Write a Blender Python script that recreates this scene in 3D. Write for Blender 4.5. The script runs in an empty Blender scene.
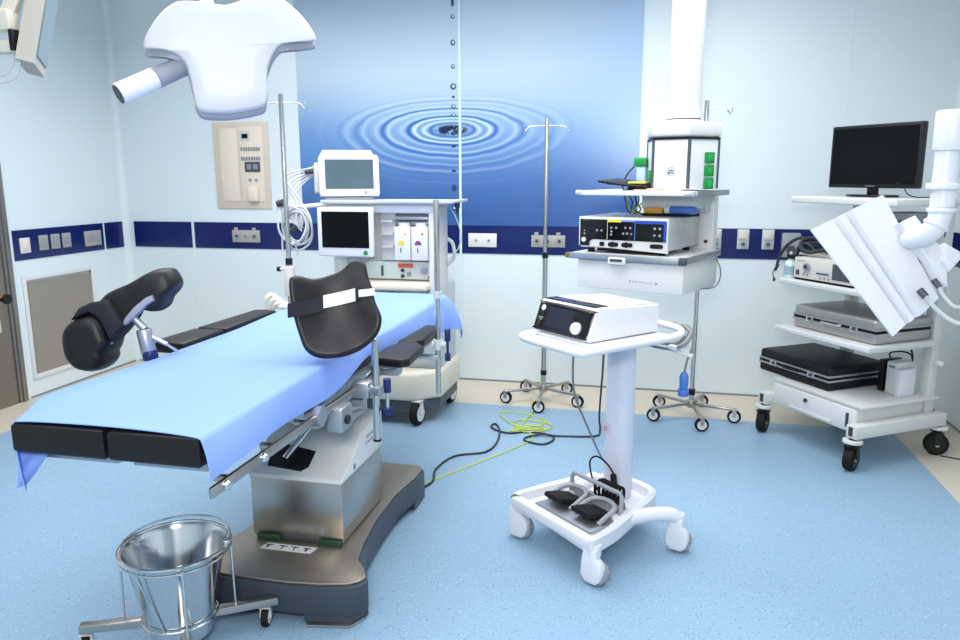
import bpy, bmesh, math, random
from mathutils import Vector, Matrix
random.seed(7)
PI = math.pi
scene = bpy.context.scene
COL = scene.collection
V = Vector

# ---------------------------------------------------------------- materials
def lin(c):
    out = []
    for x in c:
        x /= 255.0
        out.append(x/12.92 if x <= 0.04045 else ((x+0.055)/1.055)**2.4)
    return (*out, 1.0)

MATS = {}
def mat(name, rgb, rough=0.5, metal=0.0, var=0.04, scale=30.0, spec=0.5, bump=0.0, emit=None, coat=0.0, stretch=None):
    if name in MATS: return MATS[name]
    m = bpy.data.materials.new(name); m.use_nodes = True
    nt = m.node_tree; N = nt.nodes; L = nt.links
    b = N['Principled BSDF']
    b.inputs['Roughness'].default_value = rough
    b.inputs['Metallic'].default_value = metal
    b.inputs['Specular IOR Level'].default_value = spec
    b.inputs['Coat Weight'].default_value = coat
    tc = N.new('ShaderNodeTexCoord'); mp = N.new('ShaderNodeMapping'); nz = N.new('ShaderNodeTexNoise')
    if stretch: mp.inputs['Scale'].default_value = stretch
    nz.inputs['Scale'].default_value = scale; nz.inputs['Detail'].default_value = 3
    L.new(tc.outputs['Object'], mp.inputs['Vector']); L.new(mp.outputs['Vector'], nz.inputs['Vector'])
    c = lin(rgb)
    mx = N.new('ShaderNodeMix'); mx.data_type = 'RGBA'
    mx.inputs['A'].default_value = tuple(v*(1-var) for v in c[:3]) + (1,)
    mx.inputs['B'].default_value = tuple(min(1, v*(1+var)) for v in c[:3]) + (1,)
    L.new(nz.outputs['Fac'], mx.inputs['Factor'])
    L.new(mx.outputs['Result'], b.inputs['Base Color'])
    if bump:
        bp = N.new('ShaderNodeBump'); bp.inputs['Strength'].default_value = bump; bp.inputs['Distance'].default_value = 0.004
        L.new(nz.outputs['Fac'], bp.inputs['Height']); L.new(bp.outputs['Normal'], b.inputs['Normal'])
    if emit:
        b.inputs['Emission Color'].default_value = lin(emit[0]); b.inputs['Emission Strength'].default_value = emit[1]
    MATS[name] = m
    return m

white   = mat('white enamel', (222,222,221), 0.35)
white2  = mat('off white enamel', (212,213,210), 0.4)
whitep  = mat('white plastic', (224,225,230), 0.32)
cream   = mat('cream plastic', (226,218,200), 0.45)
ivory   = mat('ivory plastic', (212,208,200), 0.4)
greyl   = mat('light grey plastic', (196,202,204), 0.45)
greym   = mat('mid grey plastic', (150,154,160), 0.45)
greyb   = mat('blue grey plastic', (146,150,162), 0.4)
greyd   = mat('dark grey plastic', (70,76,84), 0.45)
black   = mat('black plastic', (14,14,16), 0.35, spec=.4)
blackg  = mat('black glossy glass', (8,9,12), 0.12)
rubber  = mat('black rubber', (16,16,18), 0.7, spec=.3)
leather = mat('black upholstery', (22,19,19), 0.42, var=0.12, scale=120, bump=0.1, spec=0.35)
navy    = mat('navy strap cloth', (14,15,30), 0.75, scale=200, bump=0.1)
steel   = mat('brushed stainless steel', (186,180,172), 0.28, 1.0, var=0.08, scale=14, stretch=(1,1,40))
steelp  = mat('polished stainless steel', (214,214,214), 0.14, 1.0)
steelb  = mat('satin stainless plate', (178,166,152), 0.42, 1.0, var=0.1, scale=12, stretch=(30,1,1))
chrome  = mat('chrome tube', (205,203,198), 0.2, 1.0)
alu     = mat('aluminium', (176,180,186), 0.4, 0.85)
basegr  = mat('slate grey plastic', (58,64,74), 0.45)
green   = mat('green plastic', (20,140,60), 0.4)
greend  = mat('dark green rubber', (34,70,44), 0.6)
blue    = mat('blue plastic', (66,112,190), 0.4)
blued   = mat('dark blue plastic', (16,34,92), 0.4)
yellow  = mat('yellow plastic', (232,206,40), 0.45)
yelgrn  = mat('yellow green cord', (190,208,80), 0.5)
orange  = mat('amber plastic', (214,160,60), 0.45)
red     = mat('red print', (214,90,80), 0.5)
pink    = mat('pale red print', (206,120,140), 0.5)
purple  = mat('purple print', (130,70,100), 0.5)
printk  = mat('dark print', (60,60,66), 0.6)
printg  = mat('grey print', (140,142,150), 0.6)
clearp  = mat('clear tubing', (216,222,220), 0.25)
cable_w = mat('white cable', (206,208,210), 0.4)
cable_k = mat('black cable', (30,40,46), 0.45)
cable_g = mat('grey cable', (120,124,124), 0.45)
silverc = mat('silver case shell', (176,174,172), 0.35, 0.7)
screenk = mat('dark screen', (7,8,10), 0.2, spec=.2)
screeng = mat('grey green screen', (80,98,108), 0.16, var=0.2, scale=5)
screenb = mat('dark blue screen', (26,32,48), 0.14)
greytop = mat('warm grey cover', (214,206,196), 0.4)
panelb  = mat('beige panel', (214,200,182), 0.45)
paneli  = mat('pale beige panel', (232,216,198), 0.45)
navyw   = mat('navy glass strip', (14,30,92), 0.22, var=0.03, scale=2)
sealw   = mat('pale cyan seam', (214,236,244), 0.4)
gaskg   = mat('grey sealing line', (120,134,140), 0.6)
greyw   = mat('warm grey plate', (168,164,158), 0.4)
brass   = mat('brass knob', (190,150,80), 0.3, 1.0)

def wall_material():
    m = mat('pale blue wall glass', (222,232,235), 0.3, var=0.02, scale=0.8)
    return m
wallm = wall_material()
ceilm = mat('white ceiling panel', (236,240,242), 0.6)

def speckle(name, rgb, dark, light, amt):
    m = bpy.data.materials.new(name); m.use_nodes = True
    N = m.node_tree.nodes; L = m.node_tree.links; b = N['Principled BSDF']
    b.inputs['Roughness'].default_value = 0.38
    b.inputs['Specular IOR Level'].default_value = 0.35
    tc = N.new('ShaderNodeTexCoord')
    def vor(scale):
        v = N.new('ShaderNodeTexVoronoi'); v.inputs['Scale'].default_value = scale
        L.new(tc.outputs['Object'], v.inputs['Vector']); return v
    def ramp(sock, p0, p1):
        r = N.new('ShaderNodeMapRange'); r.inputs['From Min'].default_value = p0; r.inputs['From Max'].default_value = p1
        L.new(sock, r.inputs['Value']); return r.outputs['Result']
    nz = N.new('ShaderNodeTexNoise'); nz.inputs['Scale'].default_value = 2.2; nz.inputs['Detail'].default_value = 4
    L.new(tc.outputs['Object'], nz.inputs['Vector'])
    base = N.new('ShaderNodeMix'); base.data_type = 'RGBA'
    c = lin(rgb)
    base.inputs['A'].default_value = tuple(v*0.95 for v in c[:3])+(1,); base.inputs['B'].default_value = tuple(v*1.05 for v in c[:3])+(1,)
    L.new(nz.outputs['Fac'], base.inputs['Factor'])
    prev = base.outputs['Result']
    for sc, col, a, thr in ((55, dark, amt, 0.22), (80, light, amt*0.8, 0.25), (130, dark, amt*0.7, 0.3)):
        v = vor(sc); f = ramp(v.outputs['Distance'], thr, thr*0.6)
        w = N.new('ShaderNodeTexWhiteNoise'); L.new(v.outputs['Position'], w.inputs['Vector'])
        t = N.new('ShaderNodeMath'); t.operation = 'GREATER_THAN'; t.inputs[1].default_value = 0.45; L.new(w.outputs['Value'], t.inputs[0])
        q = N.new('ShaderNodeMath'); q.operation = 'MULTIPLY'; L.new(f, q.inputs[0]); L.new(t.outputs[0], q.inputs[1])
        q2 = N.new('ShaderNodeMath'); q2.operation = 'MULTIPLY'; q2.inputs[1].default_value = a; L.new(q.outputs[0], q2.inputs[0])
        x = N.new('ShaderNodeMix'); x.data_type = 'RGBA'; L.new(q2.outputs[0], x.inputs['Factor'])
        L.new(prev, x.inputs['A']); x.inputs['B'].default_value = lin(col); prev = x.outputs['Result']
    L.new(prev, b.inputs['Base Color'])
    return m
floor_blue = speckle('blue speckled vinyl', (140,170,194), (84,114,144), (200,214,226), 0.8)
floor_beige = speckle('beige speckled vinyl', (206,196,178), (176,164,144), (232,226,212), 0.4)

def mural_material():
    m = bpy.data.materials.new('water ripple print'); m.use_nodes = True
    N = m.node_tree.nodes; L = m.node_tree.links; b = N['Principled BSDF']
    b.inputs['Roughness'].default_value = 0.25
    tc = N.new('ShaderNodeTexCoord'); sp = N.new('ShaderNodeSeparateXYZ'); L.new(tc.outputs['Object'], sp.inputs[0])
    X, Z = sp.outputs['X'], sp.outputs['Z']
    def M(op, a, b_=None, c=None, clamp=False):
        n = N.new('ShaderNodeMath'); n.operation = op; n.use_clamp = clamp
        for i, v in enumerate((a, b_, c)):
            if v is None: continue
            if isinstance(v, (int, float)): n.inputs[i].default_value = v
            else: L.new(v, n.inputs[i])
        return n.outputs[0]
    def mr(v, a, b_, c=0.0, d=1.0):
        r = N.new('ShaderNodeMapRange'); r.interpolation_type = 'SMOOTHSTEP'
        for k, q in zip(('From Min','From Max','To Min','To Max'), (a, b_, c, d)): r.inputs[k].default_value = q
        L.new(v, r.inputs['Value']); return r.outputs['Result']
    def mix(f, a, c):
        x = N.new('ShaderNodeMix'); x.data_type = 'RGBA'
        if isinstance(f, float): x.inputs['Factor'].default_value = f
        else: L.new(f, x.inputs['Factor'])
        for k, v in (('A', a), ('B', c)):
            if isinstance(v, tuple): x.inputs[k].default_value = v
            else: L.new(v, x.inputs[k])
        return x.outputs['Result']
    # object origin is the splash centre; vertical background of the print
    cr = N.new('ShaderNodeValToRGB'); L.new(mr(Z, -0.75, 1.0), cr.inputs['Fac'])
    cr.color_ramp.interpolation = 'LINEAR'
    st = [(0.0,(56,92,152)),(0.14,(76,116,174)),(0.30,(112,150,198)),(0.46,(148,180,214)),(0.58,(172,196,220)),(0.75,(190,206,222)),(1.0,(184,202,218))]
    e = cr.color_ramp.elements
    while len(e) < len(st): e.new(0.5)
    for k, (p, c) in enumerate(st): e[k].position = p; e[k].color = lin(c)
    # left middle is a deeper blue, right side a lighter sky blue
    fl = M('MULTIPLY', mr(X, -0.35, -1.25), mr(M('ABSOLUTE', M('ADD', Z, 0.12)), 0.55, 0.0), clamp=True)
    col = mix(M('MULTIPLY', fl, 0.55), cr.outputs['Color'], lin((84,130,190)))
    fr = M('MULTIPLY', mr(X, 0.5, 1.4), mr(Z, -0.5, 0.5), clamp=True)
    col = mix(M('MULTIPLY', fr, 0.6), col, lin((150,184,222)))
    # ripples: ellipse seen at a slant
    zz = M('MULTIPLY', Z, M('ADD', 2.75, M('MULTIPLY', mr(Z, -0.35, 0.3), 0.9)))
    r = M('SQRT', M('ADD', M('MULTIPLY', X, X), M('MULTIPLY', zz, zz)))
    nz = N.new('ShaderNodeTexNoise'); nz.inputs['Scale'].default_value = 3.5; L.new(tc.outputs['Object'], nz.inputs['Vector'])
    rr = M('ADD', r, M('MULTIPLY', M('SUBTRACT', nz.outputs['Fac'], 0.5), 0.08))
    ph = M('MULTIPLY', M('POWER', rr, 0.75), 66.0)
    w = M('SINE', ph)
    w2 = M('MULTIPLY', M('SINE', M('MULTIPLY', rr, 31.0)), 0.55)
    w = M('ADD', M('ADD', w, w2), M('MULTIPLY', M('SINE', M('MULTIPLY', rr, 88.0)), 0.3))
    env = M('MULTIPLY', mr(r, 1.2, 0.15), mr(r, 0.02, 0.1))
    env = M('MULTIPLY', env, M('ADD', 0.55, M('MULTIPLY', mr(X, 0.9, -0.2), 0.45)))
    dk = M('MULTIPLY', M('MAXIMUM', M('MULTIPLY', w, -1.0), 0.0), env)
    lt = M('MULTIPLY', M('POWER', M('MAXIMUM', w, 0.0), 1.8), env)
    col = mix(M('MULTIPLY', dk, 0.75, clamp=True), col, lin((54,104,176)))
    col = mix(M('MULTIPLY', lt, 0.5, clamp=True), col, lin((214,233,250)))
    core = mr(r, 0.17, 0.08)
    zc = N.new('ShaderNodeTexNoise'); zc.inputs['Scale'].default_value = 22; L.new(tc.outputs['Object'], zc.inputs['Vector'])
    col = mix(core, col, mix(mr(zc.outputs['Fac'], 0.5, 0.68), lin((16,36,66)), lin((130,176,214))))
    L.new(col, b.inputs['Base Color'])
    return m
muralm = mural_material()

def drape_material():
    m = mat('blue nonwoven drape', (132,162,230), 0.75, var=0.03, scale=7, bump=0.5)
    b = m.node_tree.nodes['Principled BSDF']; b.inputs['Specular IOR Level'].default_value = 0.15
    return m
drapem = drape_material()

# ---------------------------------------------------------------- mesh builder
def crom(pts, k=6, closed=False):
    P = [V(p) for p in pts]; n = len(P); out = []
    rng = range(n) if closed else range(n-1)
    for i in rng:
        if closed: a, b, c, d = P[(i-1) % n], P[i], P[(i+1) % n], P[(i+2) % n]
        else: a, b, c, d = P[max(i-1, 0)], P[i], P[i+1], P[min(i+2, n-1)]
        for j in range(k):
            t = j/k
            out.append(0.5*((2*b)+(c-a)*t+(2*a-5*b+4*c-d)*t*t+(3*b-a-3*c+d)*t**3))
    if not closed: out.append(P[-1])
    return out

def frame(z, up=V((0,0,1))):
    z = V(z).normalized(); x = V(up).cross(z)
    if x.length < 1e-4: x = V((1,0,0)).cross(z) if abs(z.x) < .9 else V((0,1,0)).cross(z)
    x.normalize(); y = z.cross(x)
    return Matrix((x, y, z)).transposed()

def plane_m(c, n):                       # local x right, local y up, local z = n
    m = frame(n).to_4x4(); m.translation = V(c); return m

class MB:
    def __init__(s): s.bm = bmesh.new(); s.M = Matrix.Identity(4); s.mi = 0
    def at(s, M): s.M = M; return s
    def m(s, i): s.mi = i; return s
    def _fin(s, t, bev=0, seg=2, M=None):
        if bev:
            es = [e for e in t.edges if len(e.link_faces) == 2 and e.calc_face_angle(0) > 0.6]
            bmesh.ops.bevel(t, geom=es, offset=bev, segments=seg, profile=0.5, affect='EDGES', clamp_overlap=True)
        bmesh.ops.recalc_face_normals(t, faces=t.faces)
        for f in t.faces: f.material_index = s.mi
        t.transform(s.M @ M if M is not None else s.M)
        me = bpy.data.meshes.new('tmp'); t.to_mesh(me); t.free()
        s.bm.from_mesh(me); bpy.data.meshes.remove(me); return s
    def box(s, c, d, rz=0, bev=0, M=None, seg=2):
        t = bmesh.new(); bmesh.ops.create_cube(t, size=1)
        t.transform(Matrix.Translation(c) @ Matrix.Rotation(rz, 4, 'Z') @ Matrix.Diagonal((*d, 1)))
        return s._fin(t, bev, seg, M)
    def lh(s, lo, hi, bev=0, seg=2):
        c = [(a+b)/2 for a, b in zip(lo, hi)]; d = [abs(b-a) for a, b in zip(lo, hi)]
        return s.box(c, d, 0, bev, None, seg)
    def bar(s, p0, p1, w, h, bev=0, up=(0,0,1)):
        p0, p1 = V(p0), V(p1); R = frame(p1-p0, V(up)).to_4x4(); R.translation = (p0+p1)/2
        t = bmesh.new(); bmesh.ops.create_cube(t, size=1); t.transform(Matrix.Diagonal((w, h, (p1-p0).length, 1)))
        return s._fin(t, bev, 2, R)
    def cyl(s, p0, p1, r, r2=None, n=20, bev=0):
        p0, p1 = V(p0), V(p1); t = bmesh.new()
        bmesh.ops.create_cone(t, cap_ends=True, segments=n, radius1=r, radius2=r if r2 is None else r2, depth=(p1-p0).length)
        R = frame(p1-p0).to_4x4(); R.translation = (p0+p1)/2
        return s._fin(t, bev, 2, R)
    def sph(s, c, r, sc=(1,1,1), n=14):
        t = bmesh.new(); bmesh.ops.create_uvsphere(t, u_segments=n+4, v_segments=n, radius=r)
        return s._fin(t, 0, 2, Matrix.Translation(c) @ Matrix.Diagonal((*sc, 1)))
    def prism(s, pts, z0, z1, bev=0, seg=2, M=None):
        t = bmesh.new(); vs = [t.verts.new((p[0], p[1], z0)) for p in pts]
        f = t.faces.new(vs); r = bmesh.ops.extrude_face_region(t, geom=[f])
        for v in r['geom']:
            if isinstance(v, bmesh.types.BMVert): v.co.z = z1
        return s._fin(t, bev, seg, M)
    def lathe(s, prof, n=32, M=None, close=False):
        t = bmesh.new(); rings = []
        for r, z in prof:
            rings.append([t.verts.new((r*math.cos(2*PI*k/n), r*math.sin(2*PI*k/n), z)) for k in range(n)] if r > 1e-6 else [t.verts.new((0,0,z))])
        pr = list(zip(rings, rings[1:])) + ([(rings[-1], rings[0])] if close else [])
        for a, b in pr:
            for k in range(n):
                k2 = (k+1) % n
                if len(a) == 1: q = [a[0], b[k2], b[k]]
                elif len(b) == 1: q = [a[k], a[k2], b[0]]
                else: q = [a[k], a[k2], b[k2], b[k]]
                if len(set(q)) > 2: t.faces.new(q)
        return s._fin(t, 0, 2, M)
    def torus(s, c, R, r, ax=(0,0,1), n=32, k=8):
        pts = [(math.cos(2*PI*i/k)*r+R, math.sin(2*PI*i/k)*r) for i in range(k)]
        M = frame(V(ax)).to_4x4(); M.translation = V(c)
        return s.lathe(pts, n, M, True)
    def tube(s, pts, r, n=8, closed=False, k=6, straight=False):
        P = [V(p) for p in pts] if straight else crom(pts, k, closed)
        t = bmesh.new(); rings = []; N_ = len(P); up = None
        for i, p in enumerate(P):
            a = P[i-1] if (i > 0 or closed) else P[i]; b = P[(i+1) % N_] if (i < N_-1 or closed) else P[i]
            d = (b-a).normalized() if (b-a).length > 1e-9 else V((0,0,1))
            if up is None:
                up = V((0,0,1)) if abs(d.z) < .9 else V((1,0,0))
            x = up.cross(d)
            if x.length < 1e-5: x = V((1,0,0)).cross(d)
            x.normalize(); y = d.cross(x); up = y
            rings.append([t.verts.new(p+x*r*math.cos(2*PI*j/n)+y*r*math.sin(2*PI*j/n)) for j in range(n)])
        for i in range(N_ if closed else N_-1):
            a, b = rings[i], rings[(i+1) % N_]
            for j in range(n): t.faces.new((a[j], a[(j+1) % n], b[(j+1) % n], b[j]))
        if not closed: t.faces.new(rings[0]); t.faces.new(rings[-1][::-1])
        return s._fin(t)
    def pillow(s, pts, th, fn=None, k=3, smooth=True, edge=(0.985,0.95,0.88,0.6,0.3), back=True):
        P = crom([(p[0], p[1], 0) for p in pts], k, True) if smooth else [V((p[0], p[1], 0)) for p in pts]
        c = sum(P, V((0,0,0)))/len(P); t = bmesh.new(); n = len(P)
        fn = fn or (lambda x, y: 0.0)
        hs = (0.28, 0.42, 0.49, 0.5, 0.5)
        def ring(sc, h): return [t.verts.new((c.x+(p.x-c.x)*sc, c.y+(p.y-c.y)*sc, h*th+fn(c.x+(p.x-c.x)*sc, c.y+(p.y-c.y)*sc))) for p in P]
        seq = [ring(a, h) for a, h in list(zip(edge, hs))[::-1]] + [ring(1, 0.1), ring(1, -0.1)] + [ring(a, -h) for a, h in zip(edge, hs)]
        for a, b in zip(seq, seq[1:]):
            for j in range(n): t.faces.new((a[j], a[(j+1) % n], b[(j+1) % n], b[j]))
        for rg, h in ((seq[0], 0.5), (seq[-1], -0.5)):
            v = t.verts.new((c.x, c.y, h*th+fn(c.x, c.y)))
            for j in range(n): t.faces.new((rg[j], rg[(j+1) % n], v))
        return s._fin(t)
    def grid(s, f, nu, nv, th=0.0):
        t = bmesh.new(); g = [[t.verts.new(f(i/nu, j/nv)) for j in range(nv+1)] for i in range(nu+1)]
        fs = [t.faces.new((g[i][j], g[i+1][j], g[i+1][j+1], g[i][j+1])) for i in range(nu) for j in range(nv)]
        if th:
            bmesh.ops.recalc_face_normals(t, faces=t.faces)
            bmesh.ops.solidify(t, geom=t.faces[:], thickness=th)
        return s._fin(t)
    def text(s, body, size, M, depth=0.0006):
        cu = bpy.data.curves.new('t', 'FONT'); cu.body = body; cu.size = size; cu.extrude = depth; cu.align_x = 'CENTER'; cu.align_y = 'CENTER'
        o = bpy.data.objects.new('t', cu); COL.objects.link(o)
        dg = bpy.context.evaluated_depsgraph_get(); me = bpy.data.meshes.new_from_object(o.evaluated_get(dg))
        t = bmesh.new(); t.from_mesh(me); bpy.data.objects.remove(o); bpy.data.curves.remove(cu); bpy.data.meshes.remove(me)
        return s._fin(t, 0, 2, M)
    def build(s, name, m, parent=None, loc=None, ang=38):
        for f in s.bm.faces: f.smooth = True
        for e in s.bm.edges:
            if len(e.link_faces) == 2 and e.calc_face_angle(0) > math.radians(ang): e.smooth = False
        me = bpy.data.meshes.new(name); s.bm.to_mesh(me); s.bm.free()
        for q in (m if isinstance(m, (list, tuple)) else [m]): me.materials.append(q)
        o = bpy.data.objects.new(name, me); COL.objects.link(o)
        if parent: o.parent = parent
        if loc: o.location = loc
        return o

def tag(o, label, cat, group=None, kind=None):
    o['label'] = label; o['category'] = cat
    if group: o['group'] = group
    if kind: o['kind'] = kind
    return o
def root(name, label, cat, loc=(0,0,0), rz=0, group=None):
    o = bpy.data.objects.new(name, None); COL.objects.link(o); o.empty_display_size = 0.1
    o.location = loc; o.rotation_euler = (0, 0, rz)
    return tag(o, label, cat, group)
def struct(o, label=None, cat=None):
    o['kind'] = 'structure'
    if label: o['label'] = label
    if cat: o['category'] = cat
    return o
def lab(o, label): o['label'] = label; return o
def clone(o, parent=None):
    c = o.copy(); COL.objects.link(c)
    if parent: c.parent = parent
    for ch in list(o.children): clone(ch, c)
    return c

# ---------------------------------------------------------------- room shell
XL, XR, YB, YF, CZ = -4.403, 1.961, 5.62, -1.6, 3.1
ZT, ZB = 1.23, 1.0145
o = MB(); o.lh((XL,YF,-.1),(XR,YB,0)); o.m(0)
fl = MB()
fl.lh((XL-.1,YF-.1,-.12),(XR+.1,YB+.1,-0.001))
ins = [(XL+.43,YF),(XR-.41,YF),(XR-.41,YB-.614),(XL+.43,YB-.614)]
fl.m(1); fl.prism(ins, -0.01, 0.0)
fl.m(0)
for a in ([(XL,YF),(XL+.43,YF),(XL+.43,YB-.614),(XL,YB)], [(XR-.41,YF),(XR,YF),(XR,YB),(XR-.41,YB-.614)], [(XL,YB),(XL+.43,YB-.614),(XR-.41,YB-.614),(XR,YB)]):
    fl.prism(a, -0.01, 0.0)
o.bm.free()
struct(fl.build('floor', [floor_beige, floor_blue]), 'blue speckled vinyl floor with a beige border', 'floor')
struct(MB().lh((XL-.1,YF-.1,CZ),(XR+.1,YB+.1,CZ+.1)).build('ceiling', ceilm), 'white operating room ceiling', 'ceiling')
struct(MB().lh((XL-.1,YB,0),(XR+.1,YB+.1,CZ)).build('wall_back', wallm), 'pale blue panelled back wall', 'wall')
struct(MB().lh((XL-.1,YF-.1,0),(XL,YB,CZ)).build('wall_left', wallm), 'pale blue panelled left wall', 'wall')
struct(MB().lh((XR,YF-.1,0),(XR+.1,YB,CZ)).build('wall_right', wallm), 'pale blue panelled right wall', 'wall')
struct(MB().lh((XL,YF-.1,0),(XR,YF,CZ)).build('wall_front', wallm), 'pale blue wall behind the camera', 'wall')
# sealing line at the foot of the walls
struct(MB().lh((XL+.004,YB-.006,0),(XR-.006,YB,.012)).build('baseboard_back', gaskg), 'thin grey sealing line at the foot of the back wall', 'trim')
struct(MB().lh((XL,4.43,0),(XL+.006,YB-.006,.012)).build('baseboard_left', gaskg), 'thin grey sealing line at the foot of the left wall', 'trim')
struct(MB().lh((XR-.006,YF,0),(XR,YB-.006,.012)).build('baseboard_right', gaskg), 'thin grey sealing line at the foot of the right wall', 'trim')
# navy strips on the walls
tn = [0]
def trim(mb, m, label):
    tn[0] += 1
    return struct(mb.build('trim_%d' % tn[0], m), label, 'trim')
trim(MB().lh((-4.316,YB-.006,ZB),(-3.766,YB,ZT)), navyw, 'short navy strip on the back wall by the left corner')
trim(MB().lh((-3.737,YB-.006,ZB),(-2.745,YB,ZT)), navyw, 'navy strip below the beige control panel')
trim(MB().lh((-2.741,YB-.006,ZB),(-1.435,YB,ZT)), navyw, 'navy strip below the left mural leaf')
trim(MB().lh((-1.419,YB-.006,ZB),(-.098,YB,ZT)), navyw, 'navy strip below the right mural leaf')
trim(MB().lh((-.092,YB-.006,ZB),(1.945,YB,ZT)), navyw, 'navy strip on the back wall right of the mural')
trim(MB().lh((XL,4.43,ZB),(XL+.006,5.337,ZT)), navyw, 'navy strip on the left wall with switches')
trim(MB().lh((XL,5.361,ZB),(XL+.006,5.575,ZT)), navyw, 'short navy strip on the left wall by the corner')
trim(MB().lh((XR-.006,1.0,ZB),(XR,5.545,ZT)), navyw, 'navy strip on the right wall')
# panel seams
for (a, b), l in (((-3.7515,.003),'seam left of the control panel'),((-.095,.004),'seam at the right edge of the mural'),((1.26,.002),'seam behind the television')):
    trim(MB().lh((a-b,YB-.003,.012),(a+b,YB,CZ)), sealw, 'pale vertical '+l)
trim(MB().lh((-1.427-.009,YB-.008,.012),(-1.427+.009,YB,CZ)), sealw, 'white vertical seam through the middle of the mural')
trim(MB().lh((XL,5.346,.012),(XL+.003,5.352,CZ)), sealw, 'pale vertical seam on the left wall near the corner')
# coved corners
def cove(x, s, nm):
    R = .05; pts = [(x, YB)] + [(x+s*(R-R*math.sin(t)), YB-(R-R*math.cos(t))) for t in [i*PI/2/8 for i in range(9)]]
    return trim(MB().prism(pts, .0, CZ), wallm, nm)
cove(XL, 1, 'rounded cove in the back left corner'); cove(XR, -1, 'rounded cove in the back right corner')

# door at far left
d = root('door_1', 'stainless steel door at the left edge', 'door', (XL, 4.40, 0)); d['kind'] = 'structure'
MB().lh((0,-1.3,0),(.012,-.086,2.3)).build('door_leaf', mat('door sheet steel', (150,138,126), .4, .9, var=.1, scale=6), d)
MB().lh((0,-.085,0),(.022,-.012,2.4),.003).m(0).lh((0,-.06,0),(.032,-.035,2.4),.003).build('door_frame', mat('door frame steel', (150,146,142), .35, .9), d)
h = MB().cyl((.012,-.18,.78),(.11,-.18,.78),.022).build('door_handle', brass, d)
MB().cyl((.11,-.19,.78),(.125,-.19,.78),.035).cyl((.10,-.30,.78),(.10,-.18,.78),.013).build('handle_grip', black, h)
MB().lh((.012,-.24,.54),(.035,-.18,.63),.008).build('door_switch', ivory, d)

# air return grille on left wall
g = root('return_air_grille', 'beige return air grille set low in the left wall', 'vent', (XL, 4.85, 0))
y0, y1, z0, z1 = -.352, .30, .165, .865
b = MB()
for lo, hi in (((0,y0-.03,z0-.035),(.012,y0,z1+.035)),((0,y1,z0-.035),(.012,y1+.035,z1+.035)),((0,y0,z1),(.012,y1,z1+.035)),((0,y0,z0-.035),(.012,y1,z0))): b.lh(lo, hi, .002)
b.build('grille_frame', white, g)
b = MB().lh((0,y0,z0),(.004,y1,z1)).m(1)
n = 90
for k in range(n): zc = z0+(k+.5)*(z1-z0)/n; b.box((.006,(y0+y1)/2,zc),(.003,y1-y0-.03,.0045))
b.m(2).lh((.004,y0,z1-.02),(.009,y1,z1)).lh((.004,y1-.02,z0),(.009,y1,z1))
b.build('louvre', [mat('grille backing', (150,140,130), .6), mat('grille slat', (172,162,150), .55), mat('grille rim', (150,150,148), .5)], g)

# switches on the left wall
def lsw(y0, y1, z0, z1): return (XL+.006, y0, z0), (XL+.018, y1, z1)
r = root('light_switch', 'white switch in the navy strip, nearest the steel door', 'switch', (XL+.006, 4.523, 1.118))
MB().lh((0,-.045,-.055),(.012,.045,.055),.004).build('plate', white, r)
MB().lh((.012,-.028,-.035),(.017,.028,.035),.003).build('rocker', paneli, r)
swlab = ['grey wall switch in the navy strip, first right of the white switch','grey wall switch in the navy strip, second right of the white switch','grey wall switch in the navy strip, third right of the white switch']
for k, yc in enumerate((4.695, 4.81, 4.922)):
    r = root('wall_switch', swlab[k], 'switch', (XL+.006, yc, 1.125), 0, 'grey switches on the left wall')
    MB().lh((0,-.042,-.055),(.012,.042,.055),.003).build('plate', greyw, r)
    MB().lh((.012,-.03,-.03),(.018,.03,.04),.003).build('rocker', greym, r)
r = root('data_outlet', 'wide grey outlet plate in the navy strip nearest the left corner', 'outlet', (XL+.006, 5.205, 1.117))
MB().lh((0,-.09,-.06),(.012,.09,.06),.003).build('plate', greyw, r)
for yy in (-.05, 0.0, .05): MB().lh((.012,yy-.018,-.03),(.017,yy+.018,.035),.002).build('port', greym, r)

# control panel on the back wall
cp = root('control_panel', 'beige operating room control panel on the back wall', 'panel', (-3.256, YB, 1.69))
W, Hh = .245, .345
MB().lh((-W,-.012,-Hh),(W,0,Hh),.003).build('bezel', panelb, cp)
MB().lh((-W+.06,-.017,-Hh+.06),(-.03,-.012,Hh-.05),.002).build('door_flap', paneli, cp)
MB().lh((-.01,-.016,-Hh+.06),(W-.05,-.012,Hh-.04),.002).build('key_field', paneli, cp)
MB().lh((.0,-.019,.20),(.085,-.016,.27)).m(1).lh((.018,-.021,.215),(.07,-.019,.25)).build('clock', [greyl, screenk], cp)
for zz in (.13, .055):
    b = MB()
    for k in range(8): b.lh((.0+k*.022,-.020,zz-.014),(.016+k*.022,-.016,zz+.016),.001)
    b.build('keypad', printg, cp)
MB().lh((.03,-.021,-.05),(.165,-.016,.03)).m(1).lh((.05,-.023,-.03),(.085,-.021,.01)).lh((.105,-.023,-.03),(.145,-.021,.01)).build('display', [greyd, printg], cp)
for xx in (.07, .125): MB().cyl((xx,-.022,-.115),(xx,-.016,-.115),.012,n=12).build('knob', printg, cp)
MB().lh((.06,-.05,-.285),(.145,-.016,-.165),.006).build('phone', paneli, cp)

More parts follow.
